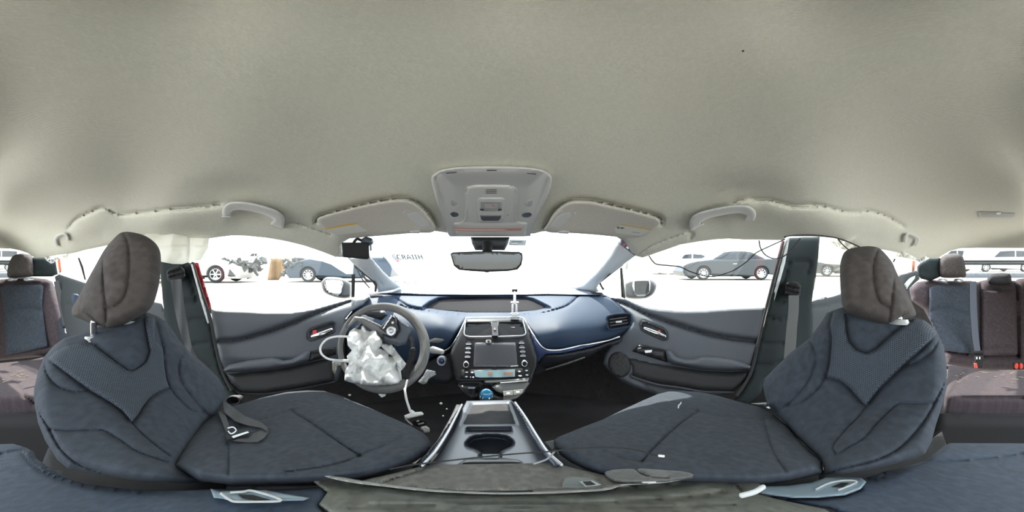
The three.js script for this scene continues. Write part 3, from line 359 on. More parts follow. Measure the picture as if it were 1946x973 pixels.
part(arm, 'pull_strap', plate(S3(1370, 328, 1412, 326, 1412, 340, 1370, 342), (u, v) => benR(u, v) - 0.1, 0.02), M.black, 'black pull tab');
const rCush = slab([...S3(1085, 765, 1200, 785, 1300, 800, 1539, 800), ...Q(2070, 703, 2070, 802), ...S5(1813, 402, 1600, 402, 1450, 395, 1290, 375, 1320, 200, 1335, 60)], { d: (u, v) => v < 752 ? rearCD(u, v) - 0.35 : rearCD(u, 752) - 0.35 + (v - 752) * 0.0006, th: 0.2, cell: 4, round: 14, edge: 0.06, creases: [{ p: S5(1420, 250, 1560, 252, 1700, 250, 1813, 255), w: 4, h: 0.015 }, { p: S3(1240, 770, 1170, 850, 1110, 940), w: 3, h: 0.02 }] });
part(rr, 'cushion', rCush, M.wine, 'plum grey dirty cloth cushion');
smallHead(rr, S3(1047, 215, 1045, 190, 1056, 155, 1080, 135, 1120, 127, 1168, 131, 1190, 155, 1200, 200, 1204, 245, 1190, 265, 1080, 268, 1053, 255), 4.12, M.headrest, [[1792, 533], [1822, 533]]);
smallHead(rr, S3(1328, 262, 1345, 245, 1410, 239, 1455, 245, 1466, 270, 1460, 298, 1390, 306, 1332, 298), 4.14, M.rearpanel, []);

part(rl, 'underseat_slab', slab(Q(-120, 792, 92, 786, 100, 830, 130, 900, -120, 900), { d: 1.9, th: 0.1, cell: 30 }), M.black, 'black bench base');  // black screen before the bench, shade painted over the floor
part(rr, 'underseat_slab', slab(Q(1776, 785, 2070, 794, 2070, 900, 1740, 900, 1765, 840), { d: 1.9, th: 0.1, cell: 30 }), M.black, 'black bench base');  // shade below the passenger side bench, put in as a black slab

// ================= doors =================
const doorLD = field([400, 588, 2.34], [500, 592, 2.38], [600, 588, 2.45], [690, 568, 2.62], [430, 650, 2.30], [560, 660, 2.36], [650, 640, 2.46], [450, 740, 2.26], [560, 735, 2.32], [645, 722, 2.42]);
const dl = thing('car_door', 'driver door lining, grey with chrome lever and armrest, below the driver window', 'door');
part(dl, 'door_panel', slab(Q(400, 587, 436, 589.5, 508, 592.5, 555, 592, 594, 587, 630, 578, 666, 568.5, 688, 566, 706, 562, 690, 580, 668, 592, 656, 606, 652, 640, 650, 700, 642, 726, 580, 738, 500, 749, 461, 749, 445, 741, 424, 708, 411, 650), { d: doorLD, th: 0.09, cell: 3, round: 5, edge: 0.02, inset: 0.98, recess: [{ p: R4(520, 228, 520, 200, 536, 185, 640, 150, 655, 156, 652, 182, 640, 196, 534, 236), h: 0.035, soft: 3 }], creases: [{ p: R4(40, 247, 150, 238, 300, 198, 430, 152, 560, 97, 740, 35), w: 4, h: 0.05 }, { p: R4(170, 521, 280, 524, 400, 508, 500, 491, 660, 460), w: 3, h: 0.02 }], rel: (u, v) => v > 676 ? -0.03 * sst(676, 700, v) : 0.02 * sst(40, 5, Math.abs(v - 600 + (u - 400) * 0.02)) }), M.door, 'grey moulded door lining');
part(dl, 'lower_pocket', slab(R4(85, 420, 150, 415, 300, 402, 430, 382, 515, 362, 650, 330, 655, 455, 500, 485, 280, 518, 165, 515, 110, 470), { d: (u, v) => doorLD(u, v) - 0.012, th: 0.02, cell: 5, round: 8, edge: 0.02 }), M.doorlow, 'black lower door pocket');
part(dl, 'armrest', slab(R4(66, 398, 100, 370, 200, 347, 330, 331, 360, 338, 385, 346, 430, 341, 478, 312, 505, 296, 530, 300, 526, 340, 512, 358, 430, 378, 300, 398, 150, 410, 78, 408), { d: (u, v) => doorLD(u, v) - 0.055, th: 0.07, cell: 3, round: 9, edge: 0.04, bulge: 0.01, bw: 14 }), M.door, 'padded armrest');
part(dl, 'switch_panel', slab(R4(528, 300, 600, 286, 660, 276, 664, 316, 515, 356), { d: (u, v) => doorLD(u, v) - 0.035, th: 0.04, cell: 5, round: 3, edge: 0.006 }), M.gloss, 'black window switch panel');
{ const h = part(dl, 'inner_handle', tube([[R4(538, 222)[0][0], R4(538, 222)[0][1], 2.33], [R4(590, 208)[0][0], R4(590, 208)[0][1], 2.32], [R4(638, 186)[0][0], R4(638, 186)[0][1], 2.345]], t => 0.008 + 0.004 * Math.sin(t * 3.14)), M.chrome, 'chrome door lever'); part(h, 'lock_tab', plate(R4(540, 190, 560, 186, 560, 210, 540, 214), 2.34, 0.02), M.redplastic, 'red lock tab'); }
const dlc = R4(538, 225)[0];
part(dl, 'handle_surround', slab(ribbon(R4(520, 228, 518, 205, 532, 183, 640, 147, 658, 152, 656, 184, 644, 198, 532, 240, 520, 230), 3), { d: (u, v) => doorLD(u, v) - 0.006, th: 0.012, cell: 3 }), M.dashdark);
part(dl, 'lower_edge_trim', tube(R4(165, 522, 280, 525, 400, 509, 500, 492, 655, 461).map(p => [...p, doorLD(...p) + 0.005]), 0.005), M.dashdark);

const doorRD = field([1185, 567, 2.62], [1250, 587, 2.46], [1350, 590, 2.40], [1453, 584, 2.34], [1200, 620, 2.5], [1300, 650, 2.38], [1435, 660, 2.3], [1160, 690, 2.48], [1240, 740, 2.40], [1394, 745, 2.28]);
const dr = thing('car_door', 'passenger door lining, grey with chrome lever and speaker, below the passenger window', 'door');
part(dr, 'door_panel', slab(Q(1160, 566, 1185, 566, 1201, 573.5, 1226, 582, 1251, 587, 1280, 590, 1305, 591, 1342, 590, 1379, 587, 1416, 585.5, 1453, 584, 1454, 594, 1448, 622, 1441, 649, 1433, 678, 1427, 698, 1423, 713, 1411, 730, 1394, 747, 1340, 752, 1250, 751, 1238, 747, 1206, 737, 1182, 725, 1160, 708, 1146, 692, 1150, 672, 1166, 650, 1192, 628, 1203, 612, 1196, 598, 1176, 580), { d: doorRD, th: 0.09, cell: 3, round: 5, edge: 0.02, inset: 0.98, recess: [{ p: S2(398, 235, 404, 215, 424, 208, 560, 262, 586, 288, 594, 330, 574, 342, 460, 292, 412, 268), h: 0.035, soft: 3 }], creases: [{ p: S2(160, 32, 300, 80, 430, 145, 600, 207, 800, 270, 1000, 322, 1300, 362), w: 4, h: 0.05 }, { p: S2(325, 628, 400, 655, 520, 690, 700, 715, 880, 745, 1110, 753), w: 3, h: 0.02 }, { p: S2(105, 545, 160, 603, 250, 672, 350, 722, 480, 757), w: 3, h: 0.02 }], rel: (u, v) => v > 690 && u > 1215 ? -0.03 * sst(690, 706, v) * sst(1215, 1235, u) : 0 }), M.door, 'grey moulded door lining');
part(dr, 'lower_pocket', slab(S2(275, 475, 330, 480, 450, 510, 600, 545, 750, 572, 900, 590, 1100, 598, 1228, 590, 1222, 630, 1178, 692, 1108, 748, 880, 738, 700, 708, 520, 683, 380, 648, 328, 620, 318, 560), { d: (u, v) => doorRD(u, v) - 0.008, th: 0.02, cell: 5, round: 8, edge: 0.02 }), M.doorlow, 'black lower door pocket');
part(dr, 'armrest', slab(S2(582, 430, 620, 424, 650, 450, 680, 480, 740, 496, 810, 495, 860, 474, 940, 474, 1100, 494, 1200, 525, 1244, 552, 1230, 578, 1100, 588, 900, 582, 750, 557, 640, 537, 600, 512), { d: (u, v) => doorRD(u, v) - 0.055, th: 0.07, cell: 3, round: 10, edge: 0.04, bulge: 0.01, bw: 14 }), M.door, 'padded armrest');
const sp = part(dr, 'switch_panel', slab(S2(330, 436, 388, 384, 578, 424, 588, 440, 592, 490, 604, 524, 500, 492), { d: (u, v) => doorRD(u, v) - 0.035, th: 0.04, cell: 5, round: 3, edge: 0.006 }), M.gloss, 'black window switch panel');
part(sp, 'window_switch', plate(S2(425, 430, 485, 425, 480, 445, 430, 450), (u, v) => doorRD(u, v) - 0.045, 0.015), M.silver, 'grey window switch');
part(sp, 'lock_switch', plate(S2(370, 410, 400, 406, 398, 416, 372, 419), (u, v) => doorRD(u, v) - 0.042, 0.012), M.silver);
part(dr, 'speaker_grille', slab(ellipse(1177, 693, 21, 25, 26, -0.35), { d: (u, v) => doorRD(u, v) - 0.02, th: 0.03, cell: 3, round: 4, edge: 0.012, rel: (u, v) => -0.004 * (Math.round(u / 2.2) % 2 ^ Math.round(v / 2.2) % 2) }), M.doorlow, 'round black speaker grille');
{ const pts = S2(428, 262, 500, 292, 582, 322), h = part(dr, 'inner_handle', tube([[...pts[0], 2.41], [...pts[1], 2.39], [...pts[2], 2.39]], t => 0.008 + 0.004 * Math.sin(t * 3.14)), M.chrome, 'chrome door lever'); part(h, 'lock_tab', plate(S2(532, 272, 548, 276, 546, 308, 532, 300), 2.4, 0.02), M.redplastic, 'red lock tab'); }
part(dr, 'handle_surround', slab(ribbon(S2(398, 240, 402, 214, 424, 205, 560, 259, 590, 287, 598, 334, 574, 346, 460, 296, 410, 272, 398, 244), 3), { d: (u, v) => doorRD(u, v) - 0.006, th: 0.012, cell: 3 }), M.dashdark);
part(dr, 'lower_edge_trim', tube(S2(325, 628, 400, 655, 520, 690, 700, 716, 880, 746, 1110, 753).map(p => [...p, doorRD(...p) + 0.005]), 0.005), M.door);

const rdl = thing('car_door', 'rear driver side door lining between the rear bench and the front seat', 'door');
part(rdl, 'door_panel', slab([...Q(104, 526, 112, 521, 160, 537, 210, 552, 260, 565, 308, 577, 316, 602, 335, 645, 240, 660, 140, 668, 128, 640, 115, 580)], { d: field([110, 530, 3.95], [308, 580, 2.6], [200, 600, 3.1], [130, 640, 3.7], [330, 645, 2.55]), th: 0.08, cell: 4, round: 5, edge: 0.02, creases: [{ p: R1(420, 640, 470, 660, 520, 640), w: 3, h: 0.02 }] }), M.rearlining, 'grey door lining');
part(rdl, 'inner_handle', slab(R1(440, 590, 450, 576, 480, 580, 500, 600, 490, 640, 455, 650, 440, 620), { d: 3.25, th: 0.05, cell: 3, round: 4, edge: 0.02 }), M.dash, 'blue grey pull handle');
const rdr = thing('car_door', 'rear passenger side door lining between the door pillar and the rear bench', 'door');
part(rdr, 'door_panel', slab(Q(1540, 571, 1598, 558.5, 1655, 541, 1710, 523, 1742, 514, 1748, 530, 1728, 548, 1736, 600, 1700, 650, 1600, 650, 1541, 645, 1541, 600), { d: field([1742, 520, 3.95], [1541, 575, 2.6], [1650, 600, 3.1], [1736, 600, 3.6], [1541, 640, 2.55]), th: 0.08, cell: 4, round: 5, edge: 0.02, creases: [{ p: S3(310, 440, 400, 430, 480, 400), w: 3, h: 0.02 }] }), M.rearlining, 'grey door lining');
part(rdr, 'inner_handle', slab(S6(945, 790, 1000, 735, 1045, 715, 1040, 740, 990, 800, 970, 835), { d: 3.7, th: 0.04, cell: 3, round: 3, edge: 0.02 }), M.pale, 'pale pull handle');

// ================= dashboard =================
const dashD = field([700, 560, 2.82], [762, 546, 2.95], [888, 553, 3.02], [975, 554, 3.02], [1088, 546, 2.95], [1160, 566, 2.7], [700, 580, 2.62], [800, 580, 2.66], [950, 580, 2.68], [1080, 580, 2.6], [1190, 600, 2.55], [660, 620, 2.5], [740, 640, 2.46], [840, 615, 2.44], [850, 650, 2.40], [950, 610, 2.42], [1060, 625, 2.32], [1150, 630, 2.40], [1060, 670, 2.34], [1140, 665, 2.42], [1030, 700, 2.42], [1190, 640, 2.5], [680, 700, 2.55], [840, 700, 2.5]);
const dash = thing('dashboard', 'blue grey dashboard with black centre stack under the windscreen', 'dashboard');
const hood = R7(98, 168, 140, 136, 200, 106, 300, 92, 500, 88, 800, 92, 870, 110, 930, 140, 988, 170, 900, 190, 700, 207, 400, 207, 200, 188);
part(dash, 'upper_pad', slab(Q(690, 566, 704, 556, 728, 553, 746, 551, 762, 546, 802, 550.5, 888, 554, 975, 554, 1042, 550.5, 1088, 546, 1120, 553, 1140, 556, 1160, 565, 1180, 580, 1197, 597, 1205, 611, 1196, 628, 1160, 645, 1110, 658, 1060, 666, 1037, 667, 1024, 660, 1015, 640, 1000, 616, 996, 606, 886, 606, 868, 634, 850, 662, 838, 672, 800, 690, 700, 690, 660, 660, 655, 625, 660, 603, 672, 588), { d: dashD, th: 0.16, cell: 2, round: 6, edge: 0.03, inset: 0.97, recess: [{ p: hood, h: 0.13, soft: 5 }], creases: [{ p: R7(-70, 150, 0, 172, 200, 200, 400, 217, 740, 217, 900, 207, 1000, 190, 1100, 160, 1160, 120, 1190, 88), w: 2.5, h: 0.03 }, { p: R7(-330, 70, 0, 76, 500, 78, 1000, 78, 1300, 82, 1420, 96), w: 3, h: 0.03 }, { p: R5(520, 840, 580, 880, 640, 915, 740, 935), w: 2.5, h: 0.02 }] }), M.dash, 'blue grey soft dash pad');
part(dash, 'meter_lens', slab(R7(104, 168, 145, 140, 205, 112, 300, 99, 500, 95, 800, 99, 866, 115, 924, 143, 980, 168, 895, 185, 700, 201, 400, 201, 205, 183), { d: (u, v) => dashD(u, v) + 0.085, th: 0.02, cell: 8, round: 3, edge: 0.01 }), mat([0.030, 0.028, 0.030], 0.9, { phys: true, specularIntensity: 0.15 }), 'dark smoked instrument lens');
part(dash, 'upper_ledge', slab(Q(764, 548, 802, 551.5, 888, 555, 975, 555, 1042, 551.5, 1086, 547.5, 1120, 554, 1150, 561, 1040, 558.5, 975, 560, 888, 560.5, 800, 559, 740, 557), { d: (u, v) => dashD(u, v) - 0.02, th: 0.02, cell: 4, round: 2, edge: 0.01 }), mat([0.16, 0.19, 0.24], 0.5), 'pale blue grey ledge at the windscreen');
for (const [n, o] of [['defroster_vent', R5(395, 842, 470, 832, 482, 840, 405, 852)], ['defroster_vent', R6(1110, 826, 1180, 830, 1192, 842, 1120, 836)]]) { const g = part(dash, n, plate(o, (u, v) => dashD(u, v) - 0.03, 0.02), M.black, 'black slotted defroster vent'); for (let k = 0; k < 7; k++) { const t = (k + 0.5) / 7, a = [o[0][0] + (o[1][0] - o[0][0]) * t, o[0][1] + (o[1][1] - o[0][1]) * t], b = [o[3][0] + (o[2][0] - o[3][0]) * t, o[3][1] + (o[2][1] - o[3][1]) * t]; part(g, 'slat', tube([[...a, dashD(...a) - 0.034], [...b, dashD(...b) - 0.034]], 0.0018, { m: 5, n: 2 }), M.dashdark); } }
part(dash, 'lower_panel', slab([...R7(905, 565, 930, 520, 960, 500, 1100, 488, 1300, 445, 1480, 388, 1560, 340), ...Q(1200, 640, 1175, 655), ...R7(1400, 440, 1250, 525, 1100, 575, 960, 618, 880, 660, 860, 640)], { d: (u, v) => dashD(u, v) + 0.01, th: 0.12, cell: 4, round: 5, edge: 0.03, creases: [{ p: R7(940, 600, 1100, 560, 1240, 512), w: 2.5, h: 0.02 }] }), M.dashdark, 'dark lower dash and glovebox');
part(dash, 'knee_panel', slab(Q(655, 640, 700, 670, 780, 690, 838, 674, 862, 660, 866, 720, 850, 730, 800, 722, 700, 724, 655, 716), { d: 2.52, th: 0.1, cell: 5, round: 6, edge: 0.03 }), M.dashdark, 'dark knee panel below the wheel');
part(dash, 'glovebox_lip', slab(R7(958, 604, 1100, 562, 1240, 515, 1243, 524, 1105, 574, 962, 614), { d: (u, v) => dashD(u, v) - 0.012, th: 0.02, cell: 4 }), mat([0.16, 0.16, 0.15], 0.5), 'grey glovebox lip');
const trimPath = R7(395, 243, 500, 240, 700, 238, 795, 240, 830, 290, 880, 372, 930, 442, 970, 466, 1050, 470, 1200, 441, 1380, 406, 1485, 376);
part(dash, 'chrome_line', tube(trimPath.map(p => [...p, dashD(...p) - 0.035]), 0.0045, { n: 90 }), M.chrome, 'bright chrome trim line');
const trimL = R7(395, 246, 330, 382, 282, 450, 228, 482);
part(dash, 'chrome_line', tube(trimL.map(p => [...p, dashD(...p) - 0.03]), 0.004, { n: 30 }), M.chrome, 'bright chrome trim line');
part(dash, 'blue_trim', slab(R7(832, 292, 882, 376, 930, 446, 968, 472, 1050, 476, 1200, 448, 1380, 414, 1300, 440, 1100, 486, 960, 498, 930, 518, 908, 556, 890, 500, 862, 400), { d: (u, v) => dashD(u, v) - 0.02, th: 0.03, cell: 4, round: 3, edge: 0.01 }), mat([0.075, 0.11, 0.24], 0.28, {}), 'glossy blue trim wedge');
function vent(parent, o, d, n, tabAt, horizontal = true) {
  const v = part(parent, 'air_vent', slab(soften(o, 5), { d, th: 0.05, cell: 3, recess: [{ p: o.map(p => { const c = [(o[0][0] + o[2][0]) / 2, (o[0][1] + o[2][1]) / 2]; return [c[0] + (p[0] - c[0]) * 0.86, c[1] + (p[1] - c[1]) * 0.74]; }), h: 0.04, soft: 2 }], round: 2.5, edge: 0.008 }), M.black, 'black air vent');
  for (let k = 0; k < n; k++) { const t = (k + 1) / (n + 1), a = [o[0][0] * (1 - t) + o[3][0] * t, o[0][1] * (1 - t) + o[3][1] * t], b = [o[1][0] * (1 - t) + o[2][0] * t, o[1][1] * (1 - t) + o[2][1] * t], q = 0.1; part(v, 'slat', tube([[a[0] + (b[0] - a[0]) * q, a[1] + (b[1] - a[1]) * q, d + 0.012], [b[0] + (a[0] - b[0]) * q, b[1] + (a[1] - b[1]) * q, d + 0.012]], 0.0042, { m: 6, n: 3 }), mat([0.10, 0.10, 0.11], 0.6)); }
  part(v, 'vent_tab', plate(soften(tabAt, 1), d - 0.004, 0.012), M.silver, 'silver vent tab'); return v;
}
vent(dash, R7(1400, 232, 1545, 212, 1562, 292, 1412, 318), 2.38, 3, R7(1458, 262, 1502, 258, 1504, 272, 1460, 276));
part(dash, 'vent_surround', slab(ribbon(R7(1398, 260, 1400, 232, 1440, 218, 1530, 208, 1562, 214, 1574, 250, 1568, 288, 1540, 306, 1430, 322, 1406, 312, 1398, 266), 4), { d: 2.37, th: 0.02, cell: 3, round: 1.5, edge: 0.006 }), M.dash);
// centre stack
const stD = field([886, 606, 2.36], [994, 605, 2.36], [870, 690, 2.20], [1008, 690, 2.20], [940, 650, 2.25], [940, 720, 2.14], [870, 735, 2.12], [1005, 735, 2.12], [940, 762, 2.06]);
const st = part(dash, 'centre_stack', slab(R7(395, 246, 500, 243, 800, 241, 832, 285, 870, 400, 908, 540, 898, 590, 866, 680, 848, 722, 805, 790, 735, 826, 700, 832, 480, 832, 420, 812, 370, 775, 340, 735, 322, 680, 302, 590, 280, 500, 300, 440, 340, 362, 372, 292), { d: stD, th: 0.2, cell: 4, round: 5, edge: 0.02, inset: 0.96, creases: [{ p: T3(60, 540, 300, 520, 660, 520, 1100, 520, 1560, 480), w: 2, h: 0.02 }, { p: T3(560, 1000, 480, 760, 560, 620, 700, 580, 830, 620, 920, 720, 1040, 750), w: 2.5, h: 0.03 }] }), M.gloss, 'gloss black centre stack');
const on = (e) => (u, v) => stD(u, v) - e;
vent(st, T2(240, 215, 718, 215, 718, 455, 245, 440), 2.32, 3, T2(430, 332, 520, 336, 595, 340, 592, 354, 520, 352, 432, 348));
vent(st, T2(845, 212, 1290, 210, 1330, 430, 850, 455), 2.32, 3, T2(985, 312, 1150, 302, 1152, 326, 988, 338));
part(st, 'vent_frame', tube(T2(240, 180, 225, 330, 218, 440, 260, 475, 500, 485, 720, 480).map(p => [...p, stD(...p) - 0.01]), 0.003, { n: 40 }), M.silver, 'silver vent frame');
part(st, 'vent_frame', tube(T2(1300, 180, 1330, 300, 1352, 420, 1320, 455, 1100, 475, 845, 482).map(p => [...p, stD(...p) - 0.01]), 0.003, { n: 40 }), M.silver, 'silver vent frame');
const hz = part(st, 'hazard_panel', plate(T2(722, 215, 838, 215, 850, 470, 728, 470), on(0.02), 0.03), mat([0.07, 0.075, 0.085], 0.5), 'grey hazard switch panel');
part(hz, 'hazard_triangle', plate(T2(780, 312, 806, 358, 754, 358), on(0.023), 0.004, 0.3, 0.0005), mat([0.85, 0.25, 0.2], 0.5), 'red triangle mark');
for (const x of [722, 838]) part(hz, 'edge_strip', tube([[...T2(x, 222)[0], 2.33], [...T2(x + 4, 455)[0], 2.29]], 0.0025, { n: 4 }), M.silver);
part(st, 'touch_screen', slab(T2(405, 600, 1168, 590, 1200, 1010, 1210, 1045, 385, 1040), { d: on(0.004), th: 0.012, cell: 6, round: 2, edge: 0.002 }), M.screen, 'dusty grey touch screen');
const cam = part(st, 'camera_tab', plate(soften(T2(612, 540, 715, 540, 720, 605, 610, 605), 3), on(0.012), 0.012), mat([0.24, 0.24, 0.23], 0.5), 'grey stick-on tab'); part(cam, 'hole', plate(ellipse(...T2(667, 575)[0], 2.4), on(0.0135), 0.004, 0.3, 0.0003), M.black);
for (const [x, y] of [[297, 620], [290, 702], [283, 780], [278, 860], [1275, 602], [1284, 684], [1294, 762], [1303, 840]]) { const b = part(st, 'button', plate(soften(T2(x - 52, y - 14, x + 52, y - 14, x + 54, y + 16, x - 52, y + 16), 1), on(0.008), 0.012), mat([0.30, 0.31, 0.34], 0.4), 'grey menu button'); part(b, 'button_caption', plate(T2(x - 32, y - 36, x + 32, y - 36, x + 32, y - 26, x - 32, y - 26), on(0.005), 0.004, 0.2, 0.0003), mat([0.32, 0.32, 0.34], 0.6)); }
for (const p of [T3(288, 118)[0], T3(1476, 97)[0]]) { const k = part(st, 'rotary_knob', knob(p[0], p[1], stD(...p), [[0, 0.024], [3.4, 0.024], [3.9, 0.022], [4.2, 0.026], [5.6, 0.026], [6, 0.02], [6.2, 0]]), M.chrome, 'chrome ringed rotary knob'); part(k, 'knob_cap', knob(p[0], p[1], stD(...p), [[0, 0.0265], [3.4, 0.0265], [3.6, 0.02]], 20), M.black); }
part(st, 'radio_caption', plate(T3(1195, 162, 1350, 152, 1352, 170, 1195, 182), on(0.005), 0.004, 0.2, 0.0003), mat([0.6, 0.6, 0.6], 0.5));
const cl = part(st, 'climate_panel', slab(T3(180, 245, 430, 240, 700, 232, 1300, 205, 1580, 190, 1605, 370, 1575, 405, 1290, 412, 1000, 430, 540, 432, 210, 418, 178, 390), { d: on(0.012), th: 0.03, cell: 5, round: 3, edge: 0.006 }), M.black, 'black climate control panel');
part(cl, 'climate_display', plate(T3(440, 262, 710, 258, 1280, 232, 1285, 385, 1000, 398, 560, 405, 470, 390), on(0.0145), 0.004, 0.5, 0.0006), mat([0.30, 0.42, 0.46], 0.25, {}), 'pale blue temperature display');
for (const [a, b, c, e] of [[730, 285, 815, 345], [1050, 290, 1235, 345]]) part(cl, 'display_digits', plate(T3(a, b + 10, c, b, c, e, a, e + 4), on(0.0165), 0.003, 0.2, 0.0003), mat([0.42, 0.20, 0.12], 0.5), 'brown display digits');
for (const [x, y, w] of [[290, 297, 34], [405, 300, 34], [285, 388, 28], [370, 396, 12], [425, 398, 20], [1375, 280, 30], [1520, 262, 30], [1390, 370, 40], [1530, 352, 30]]) part(cl, 'climate_button', plate(ellipse(...T3(x, y)[0], w / 10.8, 1.5, 12), on(0.018), 0.008, 0.6, 0.001), mat([0.55, 0.56, 0.58], 0.45), 'pale climate button');
part(st, 'button_row', slab(T3(660, 470, 1100, 448, 1560, 408, 1580, 440, 1540, 470, 1000, 505, 700, 516, 650, 508), { d: on(0.016), th: 0.03, cell: 5, round: 2, edge: 0.006 }), mat([0.20, 0.20, 0.19], 0.4), 'grey dusty switch row');
part(st, 'tray_edge', tube(T3(990, 516, 1250, 498, 1420, 482, 1550, 476).map(p => [...p, stD(...p) - 0.015]), 0.002, { n: 12 }), M.silver);
const sw = part(st, 'switch_plate', slab(T3(805, 605, 905, 525, 1250, 505, 1550, 480, 1575, 535, 1520, 610, 1440, 730, 1330, 830, 1180, 880, 1040, 880, 1045, 740, 900, 690), { d: on(0.01), th: 0.03, cell: 4, round: 4, edge: 0.01 }), mat([0.15, 0.155, 0.15], 0.35, {}), 'dusty grey switch plate');
for (const o of [T3(1040, 688, 1245, 668, 1248, 770, 1048, 780), T3(1252, 666, 1462, 642, 1430, 735, 1256, 768)]) { const b = part(sw, 'mode_button', plate(soften(o, 1.5), on(0.016), 0.012), mat([0.22, 0.225, 0.21], 0.4), 'grey mode button'); const c = [(o[0][0] + o[2][0]) / 2, (o[0][1] + o[2][1]) / 2]; part(b, 'button_caption', plate(Q(c[0] - 3.4, c[1] - 1.6, c[0] + 3.4, c[1] - 2, c[0] + 3.4, c[1] + 1.6, c[0] - 3.4, c[1] + 2), on(0.0172), 0.003, 0.2, 0.0003), M.white, 'white caption'); }
part(st, 'card_slot', plate(T3(310, 598, 480, 606, 440, 636, 320, 636), on(0.012), 0.01), mat([0.18, 0.22, 0.28], 0.3));
// start button and stalk
{ const c = R7(225, 542)[0], b = part(dash, 'start_button', knob(c[0], c[1], 2.38, [[0, 0.02], [5.8, 0.018], [6.4, 0.012], [6.6, 0.02], [9.3, 0.016], [10, 0]]), M.silver, 'ringed start button'); part(b, 'button_face', knob(c[0], c[1], 2.38, [[0, 0.0215], [5.6, 0.0205], [6, 0.012]], 22), mat([0.04, 0.07, 0.16], 0.15), 'dark blue button face'); }
part(dash, 'side_vent', slab(R7(130, 400, 180, 378, 260, 382, 262, 405, 200, 418, 140, 415), { d: 2.4, th: 0.03, cell: 3, round: 3, edge: 0.01 }), mat([0.22, 0.21, 0.19], 0.5));
// gear selector: a thing standing in the stack
{ const g = thing('gear_selector', 'blue topped chrome gear selector below the touch screen', 'gear lever'), c = T3(695, 770)[0], d = 2.02;
  part(g, 'boot_ring', knob(c[0], c[1] + 3, d + 0.03, [[9, 0.016], [11.5, 0.014], [14, 0.004], [14.5, -0.02]], 30, 0.8), M.chrome, 'chrome base ring');
  const k = part(g, 'knob', (() => { const s = new THREE.SphereGeometry(0.025, 24, 16); s.scale(1, 0.95, 0.8); s.translate(...P(c[0], c[1] - 1, d - 0.01).toArray()); return s; })(), mat([0.02, 0.22, 0.42], 0.12, { phys: true, clearcoat: 1 }), 'translucent blue knob');
  part(k, 'knob_skirt', knob(c[0], c[1] + 4, d, [[6, 0.03], [9, 0.022], [10.5, 0.008], [9, -0.02]], 24, 0.7), M.chrome, 'chrome skirt');
}
// wiper stalk
{ const s = thing('wiper_stalk', 'grey wiper stalk between the steering wheel and the start button', 'stalk'); const a = R7(118, 462)[0], b = R7(160, 468)[0], c = R7(225, 482)[0]; part(s, 'arm', tube([[...a, 2.36], [...b, 2.3]], 0.012), M.dashdark); part(s, 'grip', tube([[...b, 2.3], [b[0] + 8, b[1] + 1.5, 2.285], [...c, 2.27]], t => 0.017 - 0.006 * t, { m: 14 }), mat([0.45, 0.45, 0.44], 0.5), 'pale sunlit grip'); }  // grip coloured paler than the arm

